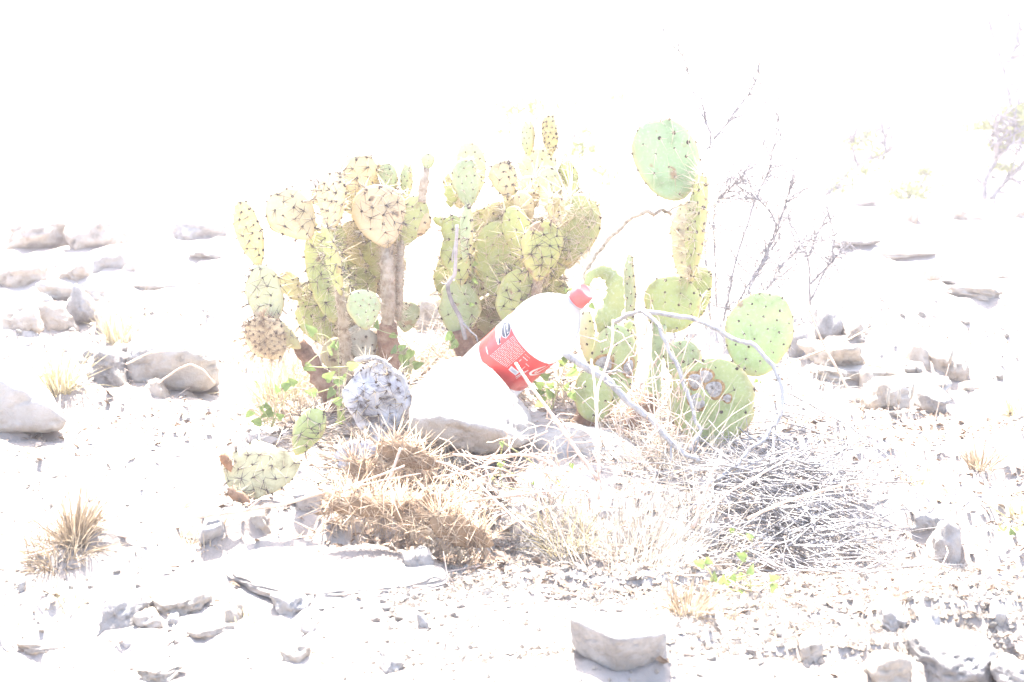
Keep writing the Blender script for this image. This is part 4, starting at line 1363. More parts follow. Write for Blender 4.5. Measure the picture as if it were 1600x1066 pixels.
# fine print lines along the bottle
pa, pb_ = zl(190, 655), zl(480, 405)
pc = zl(400, 810)
line_v = np.array(pb_) - np.array(pa)
rs = []
nl_ = 13
c0_, c1_ = np.array(pa), np.array(zl(405, 800))
d0_, d1_ = np.array(pb_), np.array(zl(620, 605))
for i in range(nl_):
    f = (i + 0.4) / nl_
    p0 = c0_ + (c1_ - c0_) * f
    p1 = d0_ + (d1_ - d0_) * f
    t = 0.0
    while t < 0.97:
        l_ = random.uniform(0.05, 0.16)
        l_ = min(l_, 0.98 - t)
        m_ = p0 + (p1 - p0) * (t + l_ / 2)
        dv = (p1 - p0) * l_ * 0.5
        hl = math.hypot(dv[0] * RL, dv[1])
        rs.append((m_[0], m_[1], hl * 0.9, 0.00030, math.atan2(dv[0] * RL, dv[1])))
        t += l_ + 0.02
rects('fine_print', rs, 'ink_white', 0.00012)
# short words right of the fine print
rs = []
for (x, y, l_, h_) in ((640, 660, 45, 3), (615, 690, 40, 9), (555, 710, 18, 8), (640, 765, 30, 8), (525, 770, 20, 8), (595, 800, 28, 6), (630, 840, 28, 6), (560, 890, 30, 6), (525, 915, 25, 6)):
    p0, p1 = zl(x - l_ * .7, y - l_ * .6 if x > 600 and y < 800 else y + l_ * .6), zl(x + l_ * .7, y + l_ * .6 if x > 600 and y < 800 else y - l_ * .6)
    dv = np.array(p1) - np.array(p0)
    nw = 3
    for j in range(nw):
        m_ = np.array(p0) + dv * (j + .5) / nw
        rs.append((m_[0], m_[1], math.hypot(dv[0] * RL, dv[1]) / nw * .38, h_ * 0.00007, math.atan2(dv[0] * RL, dv[1])))
rects('small_words', rs, 'ink_white', 0.00012)
# grey bordered panel
poly_from('barcode_border', [(415, 820), (450, 775), (545, 850), (500, 890)], 'ink_white', 0.00016, 2)
poly_from('barcode_panel', [(432, 818), (455, 793), (525, 850), (500, 872)], 'ink_grey', 0.00026, 2)


def stroke(name, pts, widths, mat, off):
    """printed brush stroke through enlarged-view points"""
    uv = np.array([zl(*p) for p in pts])
    n = 40
    t0 = np.linspace(0, 1, len(uv))
    t = np.linspace(0, 1, n)
    c = np.stack([np.interp(t, t0, uv[:, i]) for i in range(2)], 1)
    for _ in range(3):
        c[1:-1] = (c[:-2] + 2 * c[1:-1] + c[2:]) / 4
    w = np.interp(t, t0, widths)
    m = np.stack([c[:, 0] * RL, c[:, 1]], 1)
    tg = np.gradient(m, axis=0)
    tg /= np.linalg.norm(tg, axis=1)[:, None] + 1e-9
    nr = np.stack([-tg[:, 1], tg[:, 0]], 1)
    a, b = m + nr * w[:, None], m - nr * w[:, None]
    V = np.stack([a, b], 1).reshape(-1, 2)
    q = np.array([[2 * i, 2 * i + 1, 2 * i + 3, 2 * i + 2] for i in range(n - 1)])
    return link(name, new_mesh(name, cyl(V[:, 0] / RL, V[:, 1], off), q), M[mat], lab_o)


stroke('script_letter', [(860, 775), (790, 800), (715, 830), (672, 858), (680, 882), (740, 880), (800, 862), (850, 850)], [.0004, .0012, .0020, .0022, .0018, .0012, .0008, .0004], 'ink_white', 0.00014)
stroke('script_letter', [(760, 830), (725, 860), (745, 862), (800, 830), (860, 795), (900, 765)], [.0006, .0010, .0012, .0010, .0007, .0003], 'ink_white', 0.00016)
stroke('script_letter', [(500, 910), (540, 885), (600, 850), (650, 828)], [.0005, .0009, .0009, .0005], 'ink_white', 0.00016)
stroke('script_letter', [(150, 548), (160, 600), (172, 640)], [.0005, .0012, .0004], 'ink_white', 0.00016)

# ------------------------------------------------------------------ dead branches and twigs
def smooth_path(W, n):
    t0 = np.linspace(0, 1, len(W))
    t1 = np.linspace(0, 1, n)
    Ws = np.stack([np.interp(t1, t0, W[:, i]) for i in range(3)], 1)
    for _ in range(3):
        Ws[1:-1] = (Ws[:-2] + 2 * Ws[1:-1] + Ws[2:]) / 4
    return Ws


def branch(pts, r0, r1, Y0, Y1, label, mat='bark', name='dead_branch', cat='branch', group=None, knots=0.03, side=0, sides=8, forks=None):
    W = np.array([P(x, y, Y0 + (Y1 - Y0) * i / (len(pts) - 1)) for i, (x, y) in enumerate(pts)])
    n = len(pts) * 6
    Ws = smooth_path(W, n)
    k = mpp((Y0 + Y1) / 2)
    if r0 > 3:
        sd3 = int(pts[0][0])
        tp_ = np.linspace(0, len(pts), n)
        for c_ in range(3):
            Ws[1:-1, c_] += fbm(np.stack([tp_ * 1.7, tp_ * 0 + c_ * 9, tp_ * 0], 1), sd3, 3)[1:-1] * 3.2 * k
    Ws[1:-1] += RNG.normal(size=(n - 2, 3)) * (0.5 if r0 > 3 else 0.25) * k
    R = np.linspace(r0, r1, n) * k * (1 + RNG.normal(size=n) * knots)
    mb = MB()
    mb.tube(Ws, R, sides, None, knots)
    org = Ws[0]
    o = mb.build(name, M[mat], None, org)
    tag(o, label, cat, group)
    for fk in (forks or []):
        Wf = np.array([P(x, y, yy) for x, y, yy in fk])
        mb = MB()
        nn_ = len(fk) * 5
        mb.tube(smooth_path(Wf, nn_) - org, np.linspace(r1 * 1.1, r1 * 0.45, nn_) * k, 6, None, 0.05)
        mb.build('fork', M[mat], o)
    for s_ in range(side):
        mb = MB()
        i = RNG.integers(2, n - 1)
        tdir = Ws[min(i + 1, n - 1)] - Ws[i - 1]
        d_ = tdir / np.linalg.norm(tdir) + RNG.normal(size=3) * 0.7
        mb.tube(np.array(twig_path(Ws[i], d_, random.uniform(0.02, 0.06), 4, 0.3)) - org, np.linspace(r1 * 0.55, r1 * 0.3, 5) * k, 4)
        mb.build('side_twig', M[mat], o)
    return o


branch([(882, 551), (925, 577), (968, 612), (1012, 652), (1056, 696), (1092, 722)], 6.5, 4, 2.10, 2.02, 'thick weathered grey branch sloping down right from below the bottle neck', knots=.06, sides=10, side=3)
branch([(962, 503), (985, 490), (1010, 488), (1030, 512), (1052, 560), (1072, 618), (1095, 670), (1078, 704)], 3.6, 2.8, 2.22, 2.05, 'grey branch bending down across the round scarred pad', side=4)
branch([(1010, 487), (1078, 499), (1135, 523), (1171, 535), (1204, 568), (1228, 616), (1219, 658), (1189, 691), (1150, 722), (1104, 760)], 4, 3, 2.20, 1.98, 'long grey branch arching over the right pads to the ground', side=4)
branch([(908, 448), (918, 420), (942, 382), (975, 352), (1005, 333), (1032, 330), (1048, 336)], 5, 2.5, 2.32, 2.42, 'tan branch arching up between bottle cap and tall right cactus', mat='bark_tan', side=5)
branch([(714, 352), (712, 402), (711, 430), (698, 446), (706, 472), (720, 498), (727, 530)], 2.6, 3.8, 2.40, 2.45, 'crooked grey branch standing against the middle cactus', side=3, mat='twig_grey')
branch([(556, 563), (585, 560), (606, 570), (626, 588), (642, 614)], 4, 4, 2.12, 2.10, 'short curved grey branch over the dead grey pads', side=2)
branch([(806, 568), (820, 590), (850, 632), (873, 662), (902, 705), (934, 750)], 2.6, 3.4, 1.98, 1.86, 'straight pinkish twig pointing up at the bottle label', mat='straw_twig', name='twig', cat='twig', side=2)
branch([(958, 500), (957, 538), (945, 580), (933, 608), (932, 668), (938, 770)], 1.8, 2.6, 2.02, 1.86, 'pale twig crossing the scarred pad right of the bottle', mat='straw_twig', name='twig', cat='twig')
branch([(924, 562), (930, 612), (934, 690), (936, 780)], 1.6, 2.4, 2.00, 1.85, 'thin upright pale twig left of the scarred pad', mat='straw_twig', name='twig', cat='twig')
branch([(305, 808), (359, 801), (437, 790), (498, 772), (527, 768), (580, 748), (632, 728)], 3, 1.6, 1.78, 1.84, 'long pale forked twig lying below the fallen pale pad', mat='straw_twig', name='twig', cat='twig', forks=[[(527, 768, 1.81), (590, 752, 1.83), (657, 740, 1.85)], [(385, 798, 1.79), (412, 775, 1.8), (436, 777, 1.81)]])
branch([(594, 779), (611, 743), (626, 700)], 3, 2, 1.84, 1.86, 'steep pale twig on the dead spiny pads', mat='straw_twig', name='twig', cat='twig')
branch([(708, 710), (755, 716), (806, 710), (834, 713), (866, 727), (891, 752), (904, 766)], 2.2, 2.2, 1.92, 1.82, 'pale twig bowed in front of the boulder', mat='straw_twig', name='twig', cat='twig', side=4)
branch([(676, 747), (733, 738), (778, 718), (806, 712)], 2, 1.5, 1.93, 1.92, 'thin pale twig meeting the bowed twig below the boulder', mat='straw_twig', name='twig', cat='twig', side=2)
branch([(668, 718), (704, 727), (738, 744), (766, 775), (796, 803), (836, 836)], 2.2, 1.8, 1.93, 1.76, 'pale twig running down right before the boulder', mat='straw_twig', name='twig', cat='twig', side=3)
branch([(736, 782), (800, 775), (850, 768), (902, 765)], 2, 1.5, 1.86, 1.82, 'level pale twig below the boulder reaching the grass clump', mat='straw_twig', name='twig', cat='twig', side=3)
branch([(1168, 811), (1220, 786), (1288, 766), (1326, 755), (1372, 752)], 2.8, 1.4, 1.80, 1.86, 'pink straw twig across the front of the brush heap', mat='straw_twig', name='twig', cat='twig', side=2)
branch([(1105, 800), (1140, 768), (1180, 746), (1209, 730), (1236, 711)], 2.2, 1.2, 1.84, 1.95, 'thin pink twig rising over the brush heap', mat='straw_twig', name='twig', cat='twig')
branch([(1083, 824), (1108, 748), (1128, 702)], 3.2, 2, 1.84, 1.90, 'upright bleached stem left of the brush heap', mat='straw_twig', name='twig', cat='twig')
branch([(1180, 585), (1256, 559), (1314, 536), (1372, 507)], 1.8, 1.2, 2.5, 2.8, 'thin brown twig pointing at the right rock group', mat='bark_tan', name='twig', cat='twig')
branch([(1262, 478), (1285, 536), (1314, 587), (1338, 634)], 1.4, 2.4, 2.5, 2.45, 'leaning straw stalk in front of the right rock group', mat='straw_twig', name='twig', cat='twig')
branch([(1231, 613), (1290, 645), (1330, 667), (1380, 706), (1420, 745)], 2.2, 1.2, 2.35, 2.1, 'long grey twig running down right above the brush heap', name='twig', cat='twig')
branch([(197, 569), (236, 550), (302, 545), (362, 553), (405, 575)], 1.5, 1.3, 2.6, 2.5, 'long arching straw in front of the rounded boulder', mat='straw_twig', name='straw', cat='straw')
branch([(248, 598), (275, 579), (297, 568), (318, 578), (336, 600)], 1.6, 1.2, 2.5, 2.5, 'bent straw loop at the foot of the rounded boulder', mat='straw_twig', name='straw', cat='straw')
branch([(120, 838), (170, 834), (210, 842), (230, 850)], 2, 1.5, 1.76, 1.74, 'straw lying at the front of the lower left tuft', mat='straw_twig', name='straw', cat='straw')
branch([(640, 906), (690, 895), (752, 884)], 1.4, 1, 1.70, 1.72, 'thin pale straw beside the round grey stone', mat='straw_twig', name='straw', cat='straw')
branch([(405, 952), (450, 948), (500, 936)], 1.6, 1.2, 1.60, 1.62, 'straw lying across the beige rock below the flat slab', mat='straw_twig', name='straw', cat='straw')
branch([(1428, 950), (1438, 975), (1450, 1010)], 2.2, 1.6, 1.55, 1.50, 'pale stalk across the two small stones lower right', mat='straw_twig', name='straw', cat='straw')
branch([(900, 1035), (960, 1030), (1005, 1022)], 1.8, 1.4, 1.415, 1.42, 'straw lying across the foot of the wedge rock', mat='straw_twig', name='straw', cat='straw')
for k, (x0, y0, x1, y1) in enumerate(((645, 835, 720, 815), (650, 842, 735, 808))):
    branch([(x0, y0), ((x0 + x1) / 2, (y0 + y1) / 2 - 3), (x1, y1)], 2.4, 1.6, 1.80, 1.84, ['pale broken twig lying over the dead spiny pads, lower left end', 'pale broken twig just under the other on the dead spiny pads'][k], mat='straw_twig', name='twig', cat='twig')

# brush heap of grey twigs on the right
mb = MB()
bc = G(1215, 800)
for k in range(1200):
    a = random.gauss(0, 1)
    px = 1216 + random.gauss(0, 62)
    py = 772 + random.gauss(0, 34) + (px - 1215) * 0.16
    if py < 690:
        continue
    g = G_fast = None
    r_ = ray(px, py)
    t_ = (0.5 + 0.03) / -r_[2]
    x_, y_ = r_[0] * t_, r_[1] * t_
    z_ = gh1(x_, y_) + abs(random.gauss(0, 0.012)) * math.exp(-((px - 1210) / 110) ** 2) + 0.003
    ang = random.gauss(-0.55, 0.7) + (math.pi if random.random() < .5 else 0)
    d_ = (math.cos(ang), math.sin(ang) * 0.9, random.gauss(0.02, 0.14))
    L_ = random.uniform(0.03, 0.17)
    mb.tube(twig_path((x_, y_, z_), d_, L_, 4, 0.16, 0.03), np.linspace(0.0013, 0.0005, 5) * random.uniform(0.45, 1.4), 4)
o = mb.build('brush_heap', M['twig_grey'], None, bc)
tag(o, 'low heap of tangled grey dead twigs below the right pads', 'brush heap', None, 'stuff')

# ------------------------------------------------------------------ grass
def tuft(px, py, h, spread, n, label, mat='grass', lean=(0, 0), width=2.2, droop=0.35, name='grass_tuft', cat='grass', base=12, Y=None, seedheads=0, group='dry grass tufts', up=1.0):
    g = G(px, py) if Y is None else P(px, py, Y)
    k = mpp(g[1])
    a = RNG.uniform(0, 6.283, n)
    rr = np.sqrt(RNG.uniform(0, 1, n))
    bx = g[0] + np.cos(a) * rr * base * k * 1.5
    by = g[1] + np.sin(a) * rr * base * k * 1.5
    bz = gh(bx, by) - 0.003
    tilt = np.abs(RNG.normal(size=n)) * spread / max(h, 1) * 0.75
    d = np.stack([np.cos(a) * tilt + lean[0], np.sin(a) * tilt + lean[1], np.full(n, up)], 1) + RNG.normal(size=(n, 3)) * 0.12
    l = h * k * RNG.uniform(0.3, 1.08, n)
    stray = RNG.uniform(0, 1, n) < 0.3
    d[stray] += RNG.normal(size=(int(stray.sum()), 3)) * 0.55
    d[:, 2] = np.abs(d[:, 2]) + 0.05
    bend = np.stack([np.cos(a) * 0.2 + RNG.normal(size=n) * 0.35, np.sin(a) * 0.2 + RNG.normal(size=n) * 0.35, -np.ones(n)], 1) * (RNG.uniform(0, 1, n) ** 2 * droop)[:, None]
    org = np.array([g[0], g[1], gh1(g[0], g[1])])
    mb = MB()
    mb.blades(np.stack([bx, by, bz], 1) - org, d, l, width * k * RNG.uniform(.6, 1.3, n), bend, 5)
    o = mb.build(name, M[mat], None)
    o.location = org
    tag(o, label, cat, group)
    return o


tuft(186, 533, 90, 55, 120, 'greenish dry grass tuft left of the rounded boulder', 'grass')
tuft(95, 610, 92, 70, 170, 'dry grass tuft growing behind the left edge boulder', 'grass', lean=(0.1, 0))
tuft(118, 842, 105, 115, 320, 'big bushy grass tuft at left with a matted brown foot', 'grass_brown', lean=(0.15, 0))
tuft(95, 862, 55, 130, 360, 'matted low straw below the big bushy left tuft', 'grass_brown', droop=.8, base=34)
tuft(78, 925, 40, 40, 50, 'small pale grass tuft at left below the bushy tuft', 'grass_white')
tuft(112, 946, 34, 40, 60, 'small brown grass tuft near the jagged lower left rock', 'grass')
tuft(432, 628, 120, 95, 190, 'yellowish dry grass at the foot of the left cacti', 'grass', base=24)
tuft(455, 640, 60, 110, 150, 'low tangled straw under the leaning left cactus', 'grass_brown', base=36, droop=.6)
tuft(530, 640, 210, 90, 70, 'tall thin bleached straws rising among the left cacti', 'grass_white', base=26, width=1.8)
tuft(965, 885, 185, 250, 330, 'big bleached grass clump in front of the grey slab', 'grass_white', base=72, droop=.55, width=1.9)
tuft(1030, 870, 160, 220, 240, 'right half of bleached grass leaning toward the brush heap', 'grass_white', base=64, lean=(.35, 0), droop=.55, width=1.9)
tuft(880, 850, 110, 170, 150, 'yellow grass tuft between the boulder and the big bleached clump', 'grass', base=28, droop=.5)
tuft(1075, 955, 85, 110, 170, 'brownish low tuft right of the wedge-shaped rock', 'grass_brown', lean=(.2, 0), base=20, droop=.5)
tuft(1045, 690, 270, 110, 60, 'tall bleached stems standing before the tall right cactus', 'grass_white', base=26, width=2.4, Y=2.12)
tuft(1060, 640, 150, 120, 60, 'curly bleached stems hanging over the round scarred pad', 'grass_white', base=40, width=2.0, Y=2.14, droop=.9)
tuft(1532, 733, 66, 55, 80, 'straw tuft on bare ground near the right edge', 'grass_brown')
tuft(1592, 648, 50, 60, 70, 'grass tuft at the right edge level with the right rock group', 'grass')
tuft(1435, 762, 40, 40, 50, 'small grass tuft right of the brush heap', 'grass')
tuft(1592, 812, 60, 60, 60, 'greenish tuft at the right picture edge', 'grass')
tuft(820, 800, 80, 110, 110, 'wiry white stems below the boulder', 'grass_white', base=44, width=1.6, droop=.8)
tuft(1150, 960, 40, 90, 110, 'flattened straw under the green ground leaves', 'grass_brown', base=36, droop=.8)
tuft(385, 970, 30, 60, 60, 'flattened straw left of the pale slab', 'grass', droop=.7)
tuft(1395, 880, 60, 90, 80, 'loose straw behind the pointed grey block', 'grass_white', base=30, droop=.6)
tuft(690, 560, 60, 110, 90, 'dry straw between the left and middle cacti', 'grass', base=40, droop=.6)
tuft(640, 585, 50, 90, 80, 'dry straw at the foot of the left trunk', 'grass_white', base=30, droop=.6)
tuft(960, 640, 60, 90, 100, 'dry straw between the scarred pad and the brown stem', 'grass_brown', base=30, droop=.7)
tuft(1270, 600, 60, 90, 70, 'dry straw before the biggest right rock', 'grass_white', base=30, droop=.6)
tuft(30, 440, 26, 50, 60, 'yellow far grass on the low greenish rock strip', 'grass', droop=.4)

# stalks with seed heads
for k, (xb, yb, xt, yt) in enumerate(((1448, 745, 1484, 566), (1400, 748, 1388, 634), (1408, 750, 1404, 630), (1416, 752, 1424, 622))):
    g = G(xb, yb)
    top = P(xt, yt, g[1] - 0.02)
    r_ = empty('grass_stalk', tuple(g), ['tall seed-headed grass stalk before the front right rock', 'leftmost of the three short seed-headed stalks', 'middle of the three short seed-headed stalks', 'rightmost of the three short seed-headed stalks'][k], 'grass stalk', 'seed-headed stalks')
    mid = (g + top) / 2 + np.array([-0.006, 0, 0])
    mb = MB()
    mb.tube(smooth_path(np.array([g, mid, top]), 10) - g, np.linspace(0.0011, 0.0006, 10), 5)
    mb.build('stalk', M['straw_twig'], r_)
    mb = MB()
    ax_ = (top - mid) / np.linalg.norm(top - mid)
    mb.tube(np.array([top - g - ax_ * 0.002, top - g + ax_ * 0.006, top - g + ax_ * 0.016, top - g + ax_ * 0.026]), [0.0012, 0.0028, 0.0024, 0.0004], 7, None, .15)
    nb = 40
    ix = RNG.uniform(0, 0.024, nb)
    mb.spines((top - g) + ax_ * ix[:, None], ax_ * 1.2 + RNG.normal(size=(nb, 3)) * 0.5, 0.008, 0.0003)
    mb.build('seed_head', M['grass_white'], r_)

# ------------------------------------------------------------------ leafy sprigs
def leaf_mesh():
    """arrow-shaped leaf, folded along the midrib; length 1 along +Y"""
    out = [(0.0, 0.0), (0.30, -0.10), (0.42, 0.12), (0.30, 0.45), (0.14, 0.78), (0, 1.0)]
    V, T = [], []
    mid = [(0, 0, 0), (0, 0.3, 0.03), (0, 0.65, 0.02), (0, 1.0, -0.05)]
    V = [(0, 0, 0), (0, 0.3, -0.02), (0, 0.65, -0.02), (0, 1.0, -0.10)]
    R_ = [(0.26, -0.08, 0.05), (0.38, 0.14, 0.08), (0.28, 0.45, 0.06), (0.13, 0.76, 0.0)]
    V += R_ + [(-x, y, z) for x, y, z in R_]
    T = [(0, 4, 5), (0, 5, 1), (1, 5, 6), (1, 6, 2), (2, 6, 7), (2, 7, 3), (0, 9, 8), (0, 1, 9), (1, 10, 9), (1, 2, 10), (2, 11, 10), (2, 3, 11)]
    return new_mesh('leaf', np.array(V), np.array(T))


LEAF = leaf_mesh()
LEAF.materials.append(M['leaf'])


def sprig(base, Y, leaves, label, size=17, stems=True, mat=None):
    b3 = P(base[0], base[1], Y)
    root = empty('leafy_sprig', tuple(b3), label, 'plant', 'green leafy sprigs')
    k = mpp(Y)
    mb = MB()
    last = b3
    order = sorted(leaves, key=lambda p: (p[0] - base[0]) ** 2 + (p[1] - base[1]) ** 2)
    for i, (x, y) in enumerate(order):
        p3 = P(x, y, Y + random.uniform(-0.03, 0.02))
        prev = last if i % 3 else b3
        mb.tube(smooth_path(np.array([prev, (prev + p3) / 2 + RNG.normal(size=3) * 4 * k, p3]), 7) - b3, np.linspace(0.0010, 0.0005, 7), 4)
        last = p3
        o = bpy.data.objects.new('leaf', LEAF)
        COL.objects.link(o)
        o.parent = root
        o.location = p3 - b3
        s_ = size * 1.2 * k * random.uniform(0.75, 1.25)
        o.scale = (s_, s_, s_)
        o.rotation_euler = (math.radians(random.uniform(40, 120)), math.radians(random.uniform(-180, 180)), math.radians(random.uniform(-50, 50)))
    mb.build('stem', M['leaf_dull'], root)
    return root


def z2(l):
    return [(340 + x / 4.1, 440 + y / 4.1) for x, y in l]


def z4(l):
    return [(640 + x / 4.1, 400 + y / 4.1) for x, y in l]


sprig((528, 662), 2.22, z2([(620, 335), (560, 540), (690, 625), (750, 400), (840, 545), (800, 610), (745, 690), (795, 770), (770, 890), (800, 890), (630, 715), (760, 660), (815, 640), (730, 440), (770, 430)]), 'tallest green sprig climbing between the left cacti and the dead grey pads')
sprig((425, 668), 2.28, z2([(390, 710), (420, 685), (280, 800), (415, 875), (480, 640), (220, 830), (300, 790), (350, 830), (250, 640), (500, 660), (280, 900)]), 'green sprig spreading at the foot of the leaning left cactus', 15)
sprig((622, 590), 2.38, z2([(1140, 340), (1240, 440), (1130, 460), (1210, 540), (1160, 430), (1090, 590), (1190, 470), (1010, 300), (1255, 540)]), 'green sprig on the reddish foot of the left trunk', 15)
sprig((862, 640), 2.24, z4([(890, 780), (920, 830), (990, 850), (860, 900), (910, 910), (800, 880), (850, 840), (1030, 870), (1070, 730), (1050, 700), (960, 690), (1010, 660), (860, 930)]), 'green sprig under the bottle beside the scarred pad', 15)
sprig((702, 545), 2.44, z4([(250, 540), (280, 500), (265, 560), (290, 590)]), 'small green sprig left of the bottle base', 17)
sprig((915, 470), 2.40, z4([(1030, 205), (1155, 310), (1095, 465), (1000, 230)]), 'few green leaves around the bottle cap', 9)
sprig((705, 420), 2.44, z4([(410, 140), (400, 20), (385, 310), (430, 40)]), 'green leaves on the crooked branch at the middle cactus', 11)
g0 = G(1170, 930)
sprig((1170, 930), g0[1] + .02, [(1140, 902), (1150, 903), (1160, 896), (1172, 898), (1210, 912), (1203, 903), (1160, 922), (1166, 936), (1180, 947), (1176, 952), (1115, 908), (1100, 882), (1102, 875), (1130, 912), (1166, 872)], 'creeping bright green sprig on sunlit ground right of the big grass clump', 15)
g0 = G(1190, 872)
sprig((1190, 875), g0[1], [(1200, 868), (1175, 842), (1160, 860), (1140, 830), (1205, 872)], 'faint yellow-green sprig behind the creeping bright one', 13)
sprig((785, 760), 1.92, [(770, 748), (783, 690), (782, 712), (832, 757), (778, 728), (870, 758), (893, 724), (880, 780)], 'thin green sprig rising in front of the boulder', 10)
sprig((1175, 566), 2.3, [(1183, 594), (1188, 596)], 'tiny green sprig at the foot of the pale upright pad', 9)
sprig((1580, 812), 1.88, [(1570, 824), (1590, 830), (1598, 818), (1560, 825), (1582, 836)], 'pale green sprig at the right edge by the tuft', 10)

# ------------------------------------------------------------------ bare thorny shrub behind on the right
def shrub(root, main, Y, mat, r, extra, spread, label_part='branch', thorns=True):
    org = np.array(root.location)
    tips = []
    for pts in main:
        W = np.array([P(x, y, Y + dy) for x, y, dy in pts])
        n = len(pts) * 5
        Ws = smooth_path(W, n)
        Ws[1:-1] += RNG.normal(size=(n - 2, 3)) * 0.0012
        mb = MB()
        R = np.linspace(r, r * 0.45, n)
        mb.tube(Ws - org, R, 6, None, .08)
        mb.build(label_part, M[mat], root)
        tips.append(Ws)
    mb = MB()
    for k in range(extra):
        Ws = random.choice(tips)
        i = RNG.integers(1, len(Ws) - 1)
        d_ = (Ws[i + 1] - Ws[i - 1])
        d_ = d_ / np.linalg.norm(d_) + RNG.normal(size=3) * 0.8
        L_ = random.uniform(0.3, 1.0) * spread
        pth = twig_path(Ws[i], d_, L_, 5, 0.28)
        mb.tube(np.array(pth) - org, np.linspace(r * 0.55, r * 0.22, 6), 4)
        for q_ in range(3):
            j = random.randint(1, 4)
            d2 = RNG.normal(size=3)
            mb.tube(np.array(twig_path(pth[j], d2, L_ * 0.4, 3, 0.3)) - org, np.linspace(r * 0.38, r * 0.18, 4), 3)
    o = mb.build('twigs', M[mat], root)
    tag(o, kind='stuff')
    return tips


YS = 3.5
sr_ = empty('bare_shrub', tuple(G(1190, 500)), 'leafless grey thorny shrub right behind the tall cactus', 'shrub', 'bare shrubs')
shrub(sr_, [
    [(1110, 500, 0), (1105, 430, 0), (1098, 330, .05), (1097, 252, .08), (1115, 218, .1), (1090, 162, .1), (1068, 90, .1), (1050, 50, .1)],
    [(1115, 218, .1), (1135, 194, .1), (1153, 171, .12), (1176, 140, .12), (1191, 106, .12)],
    [(1130, 505, 0), (1150, 400, .05), (1189, 290, .1), (1205, 262, .1), (1205, 243, .1), (1212, 212, .1), (1219, 176, .1)],
    [(1150, 500, 0), (1185, 420, .0), (1218, 350, -.05), (1185, 311, -.05), (1162, 275, -.05)],
    [(1120, 480, 0), (1113, 324, -.05), (1131, 306, -.05), (1165, 272, -.05)],
    [(1170, 505, 0), (1210, 430, .1), (1236, 400, .1), (1280, 360, .1)],
    [(1140, 500, 0), (1165, 450, -.1), (1200, 400, -.1), (1225, 330, -.1), (1248, 255, -.1)],
], YS, 'twig_dark', 0.0030, 260, 0.2)
sr2 = empty('bare_shrub', tuple(G(1266, 478)), 'small forked leafless shrub right of the thorny one', 'shrub', 'bare shrubs')
shrub(sr2, [
    [(1266, 478, 0), (1264, 405, 0), (1252, 378, 0), (1234, 347, 0), (1228, 320, 0)],
    [(1266, 445, 0), (1290, 420, 0), (1311, 396, 0), (1330, 380, 0)],
    [(1264, 400, 0), (1275, 370, 0), (1296, 330, 0)],
    [(1266, 470, 0), (1300, 400, .05), (1306, 370, .05), (1296, 335, .05)],
], 3.85, 'twig_dark', 0.0036, 60, 0.12)

# far bushes and tree
def foliage(root, spots, Y, n, mat, name='foliage', ls=0.03):
    org = np.array(root.location)
    mb = MB()
    for (x, y, rx, ry) in spots:
        k = mpp(Y)
        c = P(x, y, Y)
        m_ = int(n * rx * ry / 400) + 8
        pts = RNG.normal(size=(m_, 3)) * np.array([rx * k, (rx + ry) / 2 * k, ry * k]) * 0.5 + c
        u = RNG.normal(size=(m_, 3))
        u /= np.linalg.norm(u, axis=1)[:, None]
        w = np.cross(u, RNG.normal(size=(m_, 3)))
        w /= np.linalg.norm(w, axis=1)[:, None]
        s_ = ls * RNG.uniform(.5, 1.2, (m_, 1))
        V = np.stack([pts - u * s_, pts + w * s_ * .45, pts + u * s_, pts - w * s_ * .45], 1).reshape(-1, 3) - org
        mb.add(V, None, np.arange(m_)[:, None] * 4 + np.arange(4))
    o = mb.build(name, M[mat], root)
    tag(o, kind='stuff')


YT = 9.5
tree = empty('tree', tuple(P(1544, 306, YT)), 'small crooked tree with sparse foliage at the far right edge', 'tree')
tips = shrub(tree, [
    [(1538, 312, 0), (1539, 282, 0), (1556, 250, 0), (1578, 224, 0), (1582, 170, 0), (1566, 100, 0), (1550, 50, 0), (1536, 0, 0), (1530, -40, 0)],
    [(1547, 312, 0), (1566, 288, 0), (1592, 262, 0), (1625, 225, .2), (1650, 150, .3)],
    [(1580, 222, 0), (1600, 190, .1), (1620, 120, .1)],
    [(1556, 250, 0), (1558, 220, -.1), (1556, 195, -.1)],
    [(1590, 160, 0), (1586, 190, 0), (1596, 225, 0)],
    [(1574, 100, 0), (1590, 60, .1), (1596, 10, .1)],
], YT, 'twig_dark', 0.020, 60, 0.5, 'limb')
foliage(tree, [(1570, 190, 36, 16), (1590, 200, 26, 22), (1535, 197, 30, 8), (1578, 214, 14, 10), (1556, 228, 14, 14), (1600, 180, 30, 20), (1566, 262, 22, 8)], YT, 130, 'leaf_far', 'crown', 0.035)
bush = empty('bush', tuple(P(1330, 312, 9.5)), 'thin far bush with a slanting bare limb right of the bare shrub', 'bush', 'far bushes')
shrub(bush, [
    [(1290, 305, 0), (1305, 290, 0), (1330, 266, 0), (1360, 246, 0), (1384, 240, 0), (1405, 222, 0)],
    [(1340, 258, 0), (1332, 230, 0), (1328, 205, 0)],
    [(1384, 240, 0), (1382, 210, 0), (1376, 170, 0)],
], 9.5, 'twig_dark', 0.012, 50, 0.35, 'limb')
foliage(bush, [(1358, 212, 18, 12), (1340, 222, 18, 12), (1350, 270, 30, 14), (1312, 290, 26, 14), (1372, 240, 16, 10)], 9.5, 70, 'leaf_far', 'crown', 0.03)
